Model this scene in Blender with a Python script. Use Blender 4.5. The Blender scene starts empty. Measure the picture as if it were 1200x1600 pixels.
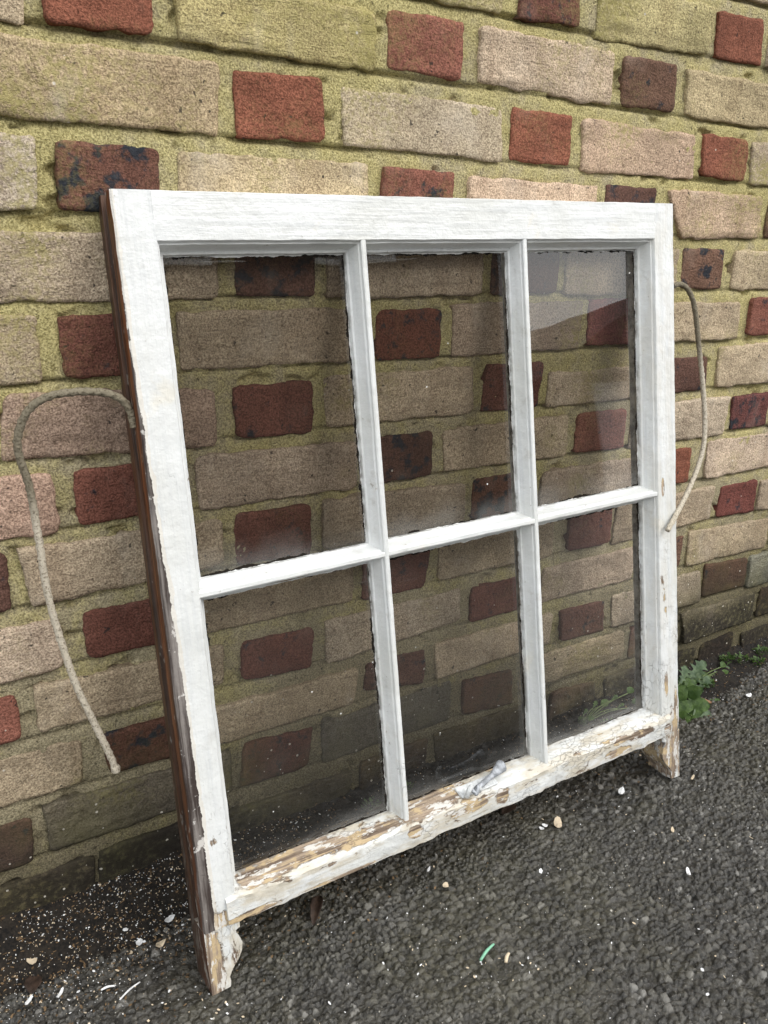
import bpy, bmesh, math, random
import numpy as np
from mathutils import Vector, Matrix, noise

random.seed(7)
rng = np.random.default_rng(11)
SC = bpy.context.scene
COL = SC.collection

# ------------------------------------------------------------------ camera
CAM_F, PITCH, ROLL, YAW = 1365.1, 0.3283, 0.0446, 0.5885
CAM_LOC = (-0.2497, -0.8553, -0.1408)
cam = bpy.data.cameras.new('camera'); cam_o = bpy.data.objects.new('camera', cam); COL.objects.link(cam_o)
fw = Vector((math.sin(YAW) * math.cos(PITCH), math.cos(YAW) * math.cos(PITCH), -math.sin(PITCH)))
rt = Vector((math.cos(YAW), -math.sin(YAW), 0)); up = rt.cross(fw)
R_ = rt * math.cos(ROLL) + up * math.sin(ROLL); U_ = -rt * math.sin(ROLL) + up * math.cos(ROLL)
cam_o.matrix_world = Matrix(((R_.x, U_.x, -fw.x, CAM_LOC[0]), (R_.y, U_.y, -fw.y, CAM_LOC[1]), (R_.z, U_.z, -fw.z, CAM_LOC[2]), (0, 0, 0, 1)))
cam.sensor_fit = 'VERTICAL'; cam.sensor_height = 24.0; cam.lens = 24.0 * CAM_F / 1600.0
cam.clip_start = 0.02; cam.clip_end = 500.0
SC.camera = cam_o
SC.render.resolution_x, SC.render.resolution_y = 768, 1024

# ------------------------------------------------------------------ sky, sun, exposure
SUN_EL, SUN_AZ = math.radians(43), math.radians(28)       # azimuth measured from -Y towards +X
world = bpy.data.worlds.new('World'); SC.world = world; world.use_nodes = True
wn = world.node_tree; wn.nodes.clear()
sky = wn.nodes.new('ShaderNodeTexSky'); sky.sky_type = 'NISHITA'; sky.sun_disc = False
sky.sun_elevation = SUN_EL; sky.sun_rotation = math.pi - SUN_AZ
sky.air_density = 1.0; sky.dust_density = 4.0; sky.ozone_density = 1.0
mixc = wn.nodes.new('ShaderNodeMix'); mixc.data_type = 'RGBA'; mixc.inputs[0].default_value = 0.86
mixc.inputs[7].default_value = (7.1, 7.2, 7.25, 1)          # cloud cover: the overcast's own grey-white
wn.links.new(sky.outputs[0], mixc.inputs[6])
bg = wn.nodes.new('ShaderNodeBackground'); bg.inputs[1].default_value = 0.15
wo = wn.nodes.new('ShaderNodeOutputWorld')
wn.links.new(mixc.outputs[2], bg.inputs[0]); wn.links.new(bg.outputs[0], wo.inputs[0])
sun = bpy.data.lights.new('sun', 'SUN'); sun.energy = 0.9; sun.angle = math.radians(38); sun.color = (1, 0.975, 0.94)
sun_o = bpy.data.objects.new('sun', sun); COL.objects.link(sun_o)
sd = Vector((math.sin(SUN_AZ) * math.cos(SUN_EL), -math.cos(SUN_AZ) * math.cos(SUN_EL), math.sin(SUN_EL)))
sun_o.rotation_euler = sd.to_track_quat('Z', 'Y').to_euler(); sun_o.location = (2, -3, 4)
SC.view_settings.view_transform = 'Standard'; SC.view_settings.look = 'None'
SC.view_settings.exposure = 0.98; SC.view_settings.gamma = 1.0; SC.view_settings.use_curve_mapping = False

# ------------------------------------------------------------------ helpers
def link(name, me, mats=(), parent=None, smooth=True):
    o = bpy.data.objects.new(name, me); COL.objects.link(o)
    for m in (mats if isinstance(mats, (list, tuple)) else [mats]): me.materials.append(m)
    if parent: o.parent = parent
    if smooth: me.polygons.foreach_set('use_smooth', [True] * len(me.polygons))
    return o
def pyd(name, v, f, mats=(), parent=None, smooth=True, mi=None):
    me = bpy.data.meshes.new(name); me.from_pydata([tuple(x) for x in v], [], f)
    o = link(name, me, mats, parent, smooth)
    if mi is not None: me.polygons.foreach_set('material_index', mi)
    me.update(); return o
def tag(o, label=None, cat=None, group=None, kind=None):
    if label: o['label'] = label
    if cat: o['category'] = cat
    if group: o['group'] = group
    if kind: o['kind'] = kind
    return o
def grid_mesh(name, X, Y, Z, mask=None):
    """numpy grid (r,c) -> mesh"""
    r, c = X.shape
    co = np.stack([X, Y, Z], -1).reshape(-1, 3).astype(np.float32)
    idx = np.arange(r * c).reshape(r, c)
    q = np.stack([idx[:-1, :-1], idx[:-1, 1:], idx[1:, 1:], idx[1:, :-1]], -1).reshape(-1, 4)
    if mask is not None:
        q = q[mask[:-1, :-1].reshape(-1)]
    me = bpy.data.meshes.new(name)
    me.vertices.add(len(co)); me.vertices.foreach_set('co', co.ravel())
    me.loops.add(q.size); me.loops.foreach_set('vertex_index', q.ravel().astype(np.int32))
    me.polygons.add(len(q)); me.polygons.foreach_set('loop_start', np.arange(0, q.size, 4, dtype=np.int32))
    me.update(calc_edges=True); me.validate()
    return me
def vnoise(x, y, seed=0):
    """cheap smooth value noise on numpy arrays, -1..1"""
    xi = np.floor(x).astype(np.int64); yi = np.floor(y).astype(np.int64); fx = x - xi; fy = y - yi
    fx = fx * fx * (3 - 2 * fx); fy = fy * fy * (3 - 2 * fy)
    def h(a, b):
        n = (a * 374761393 + b * 668265263 + seed * 974634777) & 0xffffffff
        n = ((n ^ (n >> 13)) * 1274126177) & 0xffffffff
        return ((n ^ (n >> 16)) & 0xffff) / 32767.5 - 1
    return (h(xi, yi) * (1 - fx) + h(xi + 1, yi) * fx) * (1 - fy) + (h(xi, yi + 1) * (1 - fx) + h(xi + 1, yi + 1) * fx) * fy
def fbm(x, y, oct=4, seed=0):
    s = 0; a = 1; t = 0
    for k in range(oct):
        s = s + a * vnoise(x * 2 ** k + 17.3 * k, y * 2 ** k + 5.1 * k, seed + k); t += a; a *= .55
    return s / t

class NT:
    """tiny node-tree writer"""
    def __init__(s, name):
        s.m = bpy.data.materials.new(name); s.m.use_nodes = True; s.t = s.m.node_tree; s.t.nodes.clear()
        s.out = s.t.nodes.new('ShaderNodeOutputMaterial')
    def n(s, typ, **k):
        nd = s.t.nodes.new('ShaderNode' + typ)
        for a, b in k.items(): setattr(nd, a, b)
        return nd
    def put(s, sock, v):
        if v is None: return
        if isinstance(v, bpy.types.NodeSocket): s.t.links.new(v, sock)
        elif isinstance(v, (tuple, list)) and sock.type == 'RGBA' and len(v) == 3: sock.default_value = (*v, 1)
        else: sock.default_value = v
    def math(s, op, a, b=0.0, c=0.0, clamp=False):
        nd = s.n('Math', operation=op, use_clamp=clamp); s.put(nd.inputs[0], a); s.put(nd.inputs[1], b); s.put(nd.inputs[2], c); return nd.outputs[0]
    def add(s, a, b): return s.math('ADD', a, b)
    def sub(s, a, b): return s.math('SUBTRACT', a, b)
    def mul(s, a, b): return s.math('MULTIPLY', a, b)
    def mx(s, a, b): return s.math('MAXIMUM', a, b)
    def mn(s, a, b): return s.math('MINIMUM', a, b)
    def sstep(s, v, lo, hi):
        nd = s.n('MapRange', interpolation_type='SMOOTHSTEP'); s.put(nd.inputs[0], v); s.put(nd.inputs[1], lo); s.put(nd.inputs[2], hi); return nd.outputs[0]
    def remap(s, v, lo, hi, a, b):
        nd = s.n('MapRange'); s.put(nd.inputs[0], v); s.put(nd.inputs[1], lo); s.put(nd.inputs[2], hi); s.put(nd.inputs[3], a); s.put(nd.inputs[4], b); return nd.outputs[0]
    def mix(s, f, a, b, bt='MIX'):
        nd = s.n('Mix', data_type='RGBA', blend_type=bt); s.put(nd.inputs[0], f); s.put(nd.inputs[6], a); s.put(nd.inputs[7], b); return nd.outputs[2]
    def scale(s, vec, sc):
        nd = s.n('VectorMath', operation='MULTIPLY'); s.put(nd.inputs[0], vec); nd.inputs[1].default_value = sc; return nd.outputs[0]
    def noise(s, vec, scale, detail=3, rough=.55, dist=0.0):
        nd = s.n('TexNoise'); s.put(nd.inputs['Vector'], vec); nd.inputs['Scale'].default_value = scale; nd.inputs['Detail'].default_value = detail
        nd.inputs['Roughness'].default_value = rough; nd.inputs['Distortion'].default_value = dist; return nd.outputs[0]
    def vor(s, vec, scale, feature='F1', out='Distance', rnd=1.0):
        nd = s.n('TexVoronoi', feature=feature); s.put(nd.inputs['Vector'], vec); nd.inputs['Scale'].default_value = scale; nd.inputs['Randomness'].default_value = rnd; return nd.outputs[out]
    def sep(s, v):
        nd = s.n('SeparateXYZ'); s.put(nd.inputs[0], v); return nd.outputs
    def bump(s, h, dist, strength=1.0, normal=None):
        nd = s.n('Bump'); nd.inputs['Strength'].default_value = strength; nd.inputs['Distance'].default_value = dist; s.put(nd.inputs['Height'], h)
        if normal is not None: s.put(nd.inputs['Normal'], normal)
        return nd.outputs[0]
    def bsdf(s, color, rough=.8, normal=None, spec=.3, **k):
        b = s.n('BsdfPrincipled'); s.put(b.inputs['Base Color'], color); s.put(b.inputs['Roughness'], rough); b.inputs['Specular IOR Level'].default_value = spec
        if normal is not None: s.put(b.inputs['Normal'], normal)
        for a, v in k.items(): s.put(b.inputs[a], v)
        return b.outputs[0]
    def done(s, sh): s.t.links.new(sh, s.out.inputs[0]); return s.m
def plain(name, c, rough=.7, spec=.3, var=.25, sc=60, bump=.0006, metal=0.0):
    m = NT(name); g = m.n('TexCoord').outputs['Object']; nz = m.noise(g, sc, 4)
    col = m.mix(m.sstep(nz, .3, .7), tuple(x * (1 - var) for x in c), tuple(min(1, x * (1 + var)) for x in c))
    return m.done(m.bsdf(col, rough, m.bump(m.noise(g, sc * 4, 3), bump), spec, **{'Metallic': metal}))

# ------------------------------------------------------------------ brick, mortar
def make_brick_mat():
    m = NT('brick_face'); p = m.n('NewGeometry').outputs['Position']; x, y, z = m.sep(p)
    oi = m.n('ObjectInfo'); base = oi.outputs['Color']; spot = oi.outputs['Alpha']; rnd = oi.outputs['Random']
    sr = m.n('SeparateColor'); m.put(sr.inputs[0], base); g = sr.outputs[1]
    isT = m.sstep(g, .10, .20)                      # tan bricks against red ones
    po = m.n('VectorMath', operation='ADD'); m.put(po.inputs[0], p); cmb = m.n('CombineXYZ'); m.put(cmb.inputs[0], m.mul(rnd, 7)); m.put(cmb.inputs[1], m.mul(rnd, 3)); m.put(po.inputs[1], cmb.outputs[0]); po = po.outputs[0]
    tone = m.noise(po, 11, 4, .6, .5); c = m.mix(m.sstep(tone, .3, .72), m.mix(1, base, (.78, .77, .76), 'MULTIPLY'), m.mix(1, base, (1.16, 1.15, 1.13), 'MULTIPLY'))
    band = m.noise(m.scale(p, (26, 26, 2.5)), 1, 2)
    c = m.mix(m.mul(m.sstep(band, .52, .66), m.mul(isT, .5)), c, m.mix(1, c, (.80, .76, .74), 'MULTIPLY'))
    fine = m.noise(p, 520, 3, .7); c = m.mix(m.sstep(fine, .36, .64), m.mix(1, c, (.62, .59, .56), 'MULTIPLY'), m.mix(1, c, (1.42, 1.42, 1.40), 'MULTIPLY'))
    g2 = m.noise(p, 240, 2); c = m.mix(m.mul(m.sstep(g2, .62, .70), .55), c, m.mix(1, c, (.35, .32, .30), 'MULTIPLY'))
    med = m.noise(p, 95, 3, .6); c = m.mix(m.sstep(med, .55, .75), c, m.mix(1, c, (.78, .76, .75), 'MULTIPLY'))
    # black pits
    pit = m.mul(m.sstep(m.noise(p, 120, 2), .69, .74), .8); c = m.mix(pit, c, (.03, .028, .026))
    # burnt blue-black spots on the kiln-flashed headers
    sp = m.noise(po, 50, 5, .62); sp = m.sstep(sp, m.sub(.62, m.mul(spot, .13)), m.sub(.74, m.mul(spot, .13)))
    c = m.mix(m.mul(sp, m.sstep(spot, .02, .12)), c, m.mix(m.noise(p, 200, 2), (.012, .014, .019), (.045, .05, .06)))
    # yellow-green lichen bloom on the upper courses
    li = m.noise(p, 5.5, 4, .6); lf = m.noise(p, 210, 3, .6)
    hz = m.sstep(z, -.55, .05)
    lm = m.mul(m.sstep(m.add(li, m.mul(hz, .09)), .53, .76), m.sstep(m.add(lf, m.mul(li, .5)), .66, .92))
    lm = m.mul(lm, m.add(.25, m.mul(isT, .55)))
    c = m.mix(lm, c, m.mix(lf, (.25, .22, .07), (.42, .37, .15)))
    ef = m.noise(m.scale(po, (1, 1, .6)), 13, 4, .65); c = m.mix(m.mul(m.sstep(ef, .54, .74), m.add(.12, m.mul(isT, .22))), c, (.62, .55, .46))
    # dusty splash-back and damp grime near the ground
    dn = m.sub(m.add(z, m.mul(m.sub(m.noise(p, 7, 4), .5), .16)), m.add(m.mul(m.sstep(x, .62, 1.05), .13), m.mul(m.sub(1, m.sstep(x, -.05, .35)), .045))); damp = m.sub(1, m.sstep(dn, -.95, -.68))
    dfine = m.noise(p, 140, 4, .7)
    dm = m.mul(damp, m.sstep(m.add(dfine, m.mul(damp, .50)), .42, .70))
    c = m.mix(m.mul(dm, .9), c, m.mix(m.sstep(m.noise(p, 12, 3), .35, .65), (.036, .032, .024), (.092, .086, .038)))
    soot = m.mul(m.sub(1, m.sstep(m.add(dn, m.mul(m.sub(med, .5), .05)), -.925, -.845)), m.sstep(dfine, .30, .55)); c = m.mix(m.mul(soot, .85), c, (.018, .015, .012))
    # specks of old white paint and grit stuck to the lower courses
    sv = m.n('TexVoronoi'); m.put(sv.inputs['Vector'], m.scale(p, (1, 1, 1))); sv.inputs['Scale'].default_value = 190
    sc = m.n('SeparateColor'); m.put(sc.inputs[0], sv.outputs['Color'])
    zl = m.sub(1, m.sstep(m.add(z, m.mul(m.noise(p, 6, 2), .2)), -.80, -.45)); zz = m.add(.004, m.mul(zl, .06))
    wsp = m.mul(m.math('LESS_THAN', sc.outputs[0], zz), m.math('LESS_THAN', sv.outputs['Distance'], m.add(.12, m.mul(sc.outputs[1], .22))))
    c = m.mix(m.mul(wsp, .8), c, (.66, .62, .54))
    crease = m.noise(m.scale(po, (34, 34, 110)), 1, 4, .6, .8)
    n = m.bump(m.mul(crease, m.add(m.mul(rnd, 1.5), .2)), .0030, .8); n = m.bump(m.mul(med, m.sub(1.4, rnd)), .0034, 1, n); n = m.bump(fine, .0022, 1.0, n)
    return m.done(m.bsdf(c, .93, n, .2))
def make_mortar_mat():
    m = NT('mortar_face'); p = m.n('NewGeometry').outputs['Position']; x, y, z = m.sep(p)
    f = m.noise(p, 480, 4, .75); md = m.noise(p, 60, 4, .6); big = m.noise(p, 6.5, 4, .6)
    c = m.mix(m.sstep(f, .34, .66), (.22, .19, .115), (.62, .54, .36))
    yl = m.mix(m.sstep(f, .35, .65), (.27, .23, .085), (.74, .655, .31))
    hz = m.sstep(z, -.95, -.15); ya = m.sstep(m.add(m.mul(big, .8), m.add(m.mul(md, .35), m.mul(hz, .17))), .50, .86)
    ya = m.mul(ya, m.sstep(m.add(f, ya), .55, 1.15)); c = m.mix(m.mul(ya, .93), c, yl)
    dn = m.add(z, m.mul(m.sub(m.noise(p, 7, 4), .5), .18)); dn = m.sub(dn, m.mul(m.sstep(x, .62, 1.05), .13)); damp = m.sub(1, m.sstep(dn, -.95, -.58))
    c = m.mix(m.mul(damp, .82), c, m.mix(m.sstep(f, .4, .7), (.034, .029, .020), (.13, .115, .06)))
    hole = m.sstep(m.noise(p, 150, 2), .68, .74); c = m.mix(m.mul(hole, .7), c, (.035, .03, .02))
    n = m.bump(m.noise(p, 28, 3), .005, .7); n = m.bump(md, .0045, 1, n); n = m.bump(f, .0030, 1.0, n)
    return m.done(m.bsdf(c, .95, n, .15))
BRICK_M = make_brick_mat(); MORTAR_M = make_mortar_mat()

BRICKS = [
(-3,-2,0,-799,282,-578,282,-578,225,-799,225),
(-3,-1.5,1,-564,282,-468,282,-468,225,-564,225),
(-3,-1,0,-454,282,-234,282,-234,225,-454,225),
(-3,-0.5,1,-220,282,-124,282,-124,225,-220,225),
(-3,0,0,-110,282,110,282,110,225,-110,225),
(-3,0.5,1,124,282,220,282,220,225,124,225),
(-3,1,0,234,282,454,282,454,225,234,225),
(-3,1.5,1,468,282,564,282,564,225,468,225),
(-3,2,0,578,282,799,282,799,225,578,225),
(-3,2.5,1,813,282,908,282,908,225,813,225),
(-3,3,0,922,282,1143,282,1143,225,922,225),
(-3,3.5,1,1157,282,1253,282,1253,225,1157,225),
(-3,4,0,1267,282,1487,282,1487,225,1267,225),
(-3,4.5,1,1501,282,1597,282,1597,225,1501,225),
(-2,-2,1,-736,207,-641,207,-641,150,-736,150),
(-2,-1.5,0,-627,207,-406,207,-406,150,-627,150),
(-2,-1,1,-392,207,-296,207,-296,150,-392,150),
(-2,-0.5,0,-282,207,-62,207,-62,150,-282,150),
(-2,0,1,-48,207,48,207,48,150,-48,150),
(-2,0.5,0,62,207,282,207,282,150,62,150),
(-2,1,1,296,207,392,207,392,150,296,150),
(-2,1.5,0,406,207,627,207,627,150,406,150),
(-2,2,1,641,207,736,207,736,150,641,150),
(-2,2.5,0,750,207,971,207,971,150,750,150),
(-2,3,1,985,207,1080,207,1080,150,985,150),
(-2,3.5,0,1094,207,1315,207,1315,150,1094,150),
(-2,4,1,1329,207,1425,207,1425,150,1329,150),
(-2,4.5,0,1439,207,1659,207,1659,150,1439,150),
(-1,-2,0,-799,129,-578,129,-578,74,-799,74),
(-1,-1.5,1,-564,129,-468,129,-468,74,-564,74),
(-1,-1,0,-454,129,-234,129,-234,74,-454,74),
(-1,-0.5,1,-220,129,-124,129,-124,74,-220,74),
(-1,0,0,-110,129,110,129,110,74,-110,74),
(-1,0.5,1,124,129,220,129,220,74,124,74),
(-1,1,0,234,129,445,129,445,73,234,73),
(-1,1.5,1,469,129,562,129,562,77,469,73),
(-1,2,0,591,130,798,130,794,74,591,69),
(-1,2.5,1,806,128,904,131,914,76,813,73),
(-1,3,0,923,129,1143,129,1143,74,923,74),
(-1,3.5,1,1157,129,1253,129,1253,74,1157,74),
(-1,4,0,1267,129,1487,129,1487,74,1267,74),
(-1,4.5,1,1501,129,1597,129,1597,74,1501,74),
(0,-2,1,-736,57,-641,57,-641,0,-736,0),
(0,-1.5,0,-627,57,-406,57,-406,0,-627,0),
(0,-1,1,-392,57,-296,57,-296,0,-392,0),
(0,-0.5,0,-282,57,-62,57,-62,-5,-282,-5),
(0,0,1,-45,57,48,57,48,1,-45,0),
(0,0.5,0,70,53,281,53,281,-2,70,-1),
(0,1,1,296,58,393,59,394,1,299,3),
(0,1.5,0,416,59,627,58,630,-2,418,3),
(0,2,1,642,56,739,58,747,1,648,1),
(0,2.5,0,760,55,971,55,971,-1,771,-1),
(0,3,1,985,57,1080,57,1080,0,985,0),
(0,3.5,0,1094,57,1315,57,1315,0,1094,0),
(0,4,1,1329,57,1425,57,1425,0,1329,0),
(0,4.5,0,1439,57,1659,57,1659,0,1439,0),
(1,-2,0,-799,-18,-578,-18,-578,-76,-799,-76),
(1,-1.5,1,-564,-18,-468,-18,-468,-76,-564,-76),
(1,-1,0,-454,-18,-234,-18,-234,-76,-454,-76),
(1,-0.5,1,-220,-18,-124,-18,-124,-76,-220,-76),
(1,0,0,-110,-13,111,-13,108,-76,-110,-76),
(1,0.5,1,124,-17,220,-15,224,-73,127,-77),
(1,1,0,243,-19,457,-20,462,-77,248,-74),
(1,1.5,1,472,-18,566,-18,571,-75,474,-74),
(1,2,0,585,-19,799,-22,807,-77,591,-80),
(1,2.5,1,814,-18,912,-20,916,-75,820,-72),
(1,3,0,922,-20,1143,-20,1143,-78,932,-78),
(1,3.5,1,1157,-18,1253,-18,1253,-76,1157,-76),
(1,4,0,1267,-18,1487,-18,1487,-76,1267,-76),
(1,4.5,1,1501,-18,1597,-18,1597,-76,1501,-76),
(2,-2,1,-736,-93,-641,-93,-641,-151,-736,-151),
(2,-1.5,0,-627,-93,-406,-93,-406,-151,-627,-151),
(2,-1,1,-392,-93,-296,-93,-296,-151,-392,-151),
(2,-0.5,0,-282,-89,-60,-89,-63,-151,-282,-151),
(2,0,1,-44,-91,50,-93,48,-148,-45,-150),
(2,0.5,0,67,-93,279,-91,279,-151,67,-151),
(2,1,1,296,-92,393,-94,393,-151,296,-151),
(2,1.5,0,414,-96,625,-95,625,-151,414,-151),
(2,2,1,640,-92,735,-93,735,-151,640,-151),
(2,2.5,0,757,-93,967,-91,977,-151,794,-156),
(2,3,1,986,-93,1080,-93,1080,-151,986,-151),
(2,3.5,0,1094,-93,1315,-93,1315,-151,1094,-151),
(2,4,1,1329,-93,1425,-93,1425,-151,1329,-151),
(2,4.5,0,1439,-93,1659,-93,1659,-151,1439,-151),
(3,-2,0,-799,-169,-578,-169,-578,-228,-799,-228),
(3,-1.5,1,-564,-169,-468,-169,-468,-228,-564,-228),
(3,-1,0,-454,-169,-234,-169,-234,-228,-454,-228),
(3,-0.5,1,-220,-169,-124,-169,-124,-228,-220,-228),
(3,0,0,-110,-169,105,-169,105,-230,-110,-230),
(3,0.5,1,124,-169,216,-169,216,-228,124,-227),
(3,1,0,231,-169,446,-169,446,-229,231,-231),
(3,1.5,1,460,-169,569,-169,569,-228,460,-228),
(3,2,0,583,-169,797,-169,797,-231,583,-231),
(3,2.5,1,809,-168,899,-169,903,-226,813,-224),
(3,3,0,921,-169,1143,-169,1143,-227,926,-227),
(3,3.5,1,1157,-169,1253,-169,1253,-228,1157,-228),
(3,4,0,1267,-169,1487,-169,1487,-228,1267,-228),
(3,4.5,1,1501,-169,1597,-169,1597,-228,1501,-228),
(4,-2,1,-736,-241,-641,-241,-641,-301,-736,-301),
(4,-1.5,0,-627,-241,-406,-241,-406,-301,-627,-301),
(4,-1,1,-392,-241,-296,-241,-296,-301,-392,-301),
(4,-0.5,0,-282,-241,-72,-241,-71,-303,-282,-303),
(4,0,1,-54,-242,48,-242,48,-301,-51,-301),
(4,0.5,0,60,-241,283,-241,283,-300,64,-300),
(4,1,1,297,-244,387,-244,389,-302,297,-302),
(4,1.5,0,404,-239,618,-239,619,-302,409,-303),
(4,2,1,633,-237,736,-237,736,-299,637,-299),
(4,2.5,0,750,-244,956,-244,960,-300,750,-300),
(4,3,1,981,-239,1080,-239,1080,-297,983,-297),
(4,3.5,0,1094,-241,1315,-241,1315,-301,1094,-301),
(4,4,1,1329,-241,1425,-241,1425,-301,1329,-301),
(4,4.5,0,1439,-241,1659,-241,1659,-301,1439,-301),
(5,-2,0,-799,-318,-578,-318,-578,-377,-799,-377),
(5,-1.5,1,-564,-318,-468,-318,-468,-377,-564,-377),
(5,-1,0,-454,-318,-234,-318,-234,-377,-454,-377),
(5,-0.5,1,-220,-318,-124,-318,-124,-377,-220,-377),
(5,0,0,-107,-311,99,-320,100,-383,-114,-374),
(5,0.5,1,118,-320,216,-318,217,-379,124,-377),
(5,1,0,230,-315,443,-316,447,-376,234,-375),
(5,1.5,1,462,-315,559,-315,559,-376,462,-376),
(5,2,0,573,-332,799,-332,799,-379,574,-379),
(5,2.5,1,813,-324,900,-324,907,-377,813,-377),
(5,3,0,923,-311,1143,-311,1143,-375,929,-375),
(5,3.5,1,1157,-318,1253,-318,1253,-377,1157,-377),
(5,4,0,1267,-318,1487,-318,1487,-377,1267,-377),
(5,4.5,1,1501,-318,1597,-318,1597,-377,1501,-377),
(6,-2,1,-736,-392,-641,-392,-641,-451,-736,-451),
(6,-1.5,0,-627,-392,-406,-392,-406,-451,-627,-451),
(6,-1,1,-392,-392,-296,-392,-296,-451,-392,-451),
(6,-0.5,0,-282,-390,-69,-390,-67,-453,-282,-453),
(6,0,1,-50,-392,63,-392,63,-449,-48,-449),
(6,0.5,0,75,-391,276,-394,279,-452,79,-453),
(6,1,1,291,-393,387,-393,389,-451,291,-451),
(6,1.5,0,402,-393,616,-392,623,-452,408,-449),
(6,2,1,634,-392,731,-393,737,-453,636,-449),
(6,2.5,0,748,-391,967,-391,966,-454,748,-454),
(6,3,1,978,-394,1073,-392,1082,-450,986,-449),
(6,3.5,0,1091,-392,1315,-392,1315,-451,1091,-451),
(6,4,1,1329,-392,1425,-392,1425,-451,1329,-451),
(6,4.5,0,1439,-392,1659,-392,1659,-451,1439,-451),
(7,-2,0,-799,-465,-578,-465,-578,-525,-799,-525),
(7,-1.5,1,-564,-465,-468,-465,-468,-525,-564,-525),
(7,-1,0,-454,-465,-234,-465,-234,-525,-454,-525),
(7,-0.5,1,-220,-465,-118,-465,-118,-525,-220,-525),
(7,0,0,-108,-464,106,-466,106,-520,-100,-527),
(7,0.5,1,120,-463,215,-464,216,-528,121,-523),
(7,1,0,230,-461,442,-467,447,-523,233,-525),
(7,1.5,1,458,-465,564,-465,564,-525,458,-525),
(7,2,0,578,-469,799,-469,799,-525,578,-525),
(7,2.5,1,813,-467,896,-467,896,-525,813,-525),
(7,3,0,936,-464,1143,-464,1143,-526,939,-526),
(7,3.5,1,1157,-465,1253,-465,1253,-525,1157,-525),
(7,4,0,1267,-465,1487,-465,1487,-525,1267,-525),
(7,4.5,1,1501,-465,1597,-465,1597,-525,1501,-525),
(8,-2,1,-736,-545,-641,-545,-641,-601,-736,-601),
(8,-1.5,0,-627,-545,-406,-545,-406,-601,-627,-601),
(8,-1,1,-392,-545,-296,-545,-296,-601,-392,-601),
(8,-0.5,0,-282,-545,-73,-545,-75,-602,-282,-602),
(8,0,1,-52,-544,48,-544,48,-599,-49,-599),
(8,0.5,0,62,-545,277,-545,277,-601,62,-601),
(8,1,1,291,-545,390,-545,390,-605,291,-605),
(8,1.5,0,408,-545,613,-545,613,-600,408,-599),
(8,2,1,642,-545,732,-545,732,-600,642,-599),
(8,2.5,0,740,-541,972,-541,970,-599,740,-608),
(8,3,1,992,-546,1085,-545,1089,-603,989,-600),
(8,3.5,0,1095,-549,1315,-549,1315,-604,1098,-604),
(8,4,1,1329,-545,1425,-545,1425,-601,1329,-601),
(8,4.5,0,1439,-545,1659,-545,1659,-601,1439,-601),
(9,-2,0,-799,-620,-578,-620,-578,-675,-799,-675),
(9,-1.5,1,-564,-620,-468,-620,-468,-675,-564,-675),
(9,-1,0,-454,-620,-234,-620,-234,-675,-454,-675),
(9,-0.5,1,-220,-620,-122,-620,-122,-670,-220,-670),
(9,0,0,-106,-616,104,-620,104,-671,-104,-671),
(9,0.5,1,126,-622,222,-623,220,-679,126,-672),
(9,1,0,237,-620,451,-620,451,-668,241,-680),
(9,1.5,1,468,-623,587,-623,587,-674,468,-674),
(9,2,0,601,-619,799,-619,799,-675,601,-675),
(9,2.5,1,813,-620,912,-620,912,-675,813,-675),
(9,3,0,923,-615,1145,-624,1147,-681,930,-678),
(9,3.5,1,1160,-620,1253,-620,1253,-675,1160,-675),
(9,4,0,1267,-620,1487,-620,1487,-675,1267,-675),
(9,4.5,1,1501,-620,1597,-620,1597,-675,1501,-675),
(10,-2,1,-736,-694,-641,-694,-641,-750,-736,-750),
(10,-1.5,0,-627,-694,-406,-694,-406,-750,-627,-750),
(10,-1,1,-392,-694,-296,-694,-296,-750,-392,-750),
(10,-0.5,0,-282,-693,-62,-693,-64,-748,-282,-748),
(10,0,1,-41,-693,48,-693,48,-748,-35,-748),
(10,0.5,0,62,-698,288,-698,285,-751,62,-751),
(10,1,1,301,-696,396,-699,397,-752,299,-736),
(10,1.5,0,413,-694,630,-695,629,-745,417,-750),
(10,2,1,644,-695,742,-700,749,-755,651,-748),
(10,2.5,0,759,-696,970,-692,981,-752,766,-754),
(10,3,1,981,-684,1104,-693,1109,-750,986,-746),
(10,3.5,0,1107,-691,1315,-691,1315,-756,1114,-756),
(10,4,1,1329,-694,1425,-694,1425,-750,1329,-750),
(10,4.5,0,1439,-694,1659,-694,1659,-750,1439,-750),
(11,-2,0,-799,-766,-578,-766,-578,-824,-799,-824),
(11,-1.5,1,-564,-766,-468,-766,-468,-824,-564,-824),
(11,-1,0,-454,-766,-234,-766,-234,-824,-454,-824),
(11,-0.5,1,-220,-771,-120,-771,-123,-826,-220,-826),
(11,0,0,-108,-763,111,-763,111,-823,-104,-823),
(11,0.5,1,128,-760,224,-767,217,-822,122,-819),
(11,1,0,236,-765,446,-761,448,-825,239,-826),
(11,1.5,1,466,-767,559,-772,568,-834,469,-822),
(11,2,0,577,-764,799,-764,805,-818,577,-818),
(11,2.5,1,816,-766,933,-766,933,-824,816,-824),
(11,3,0,940,-766,1146,-771,1148,-823,954,-826),
(11,3.5,1,1161,-766,1253,-766,1253,-824,1161,-824),
(11,4,0,1267,-766,1487,-766,1487,-824,1267,-824),
(11,4.5,1,1501,-766,1597,-766,1597,-824,1501,-824),
(12,-2,1,-736,-844,-641,-844,-641,-901,-736,-901),
(12,-1.5,0,-627,-844,-406,-844,-406,-901,-627,-901),
(12,-1,1,-392,-844,-296,-844,-296,-901,-392,-901),
(12,-0.5,0,-282,-847,-57,-847,-61,-900,-282,-900),
(12,0,1,-53,-843,48,-843,48,-918,-57,-918),
(12,0.5,0,62,-852,286,-852,282,-903,62,-903),
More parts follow.
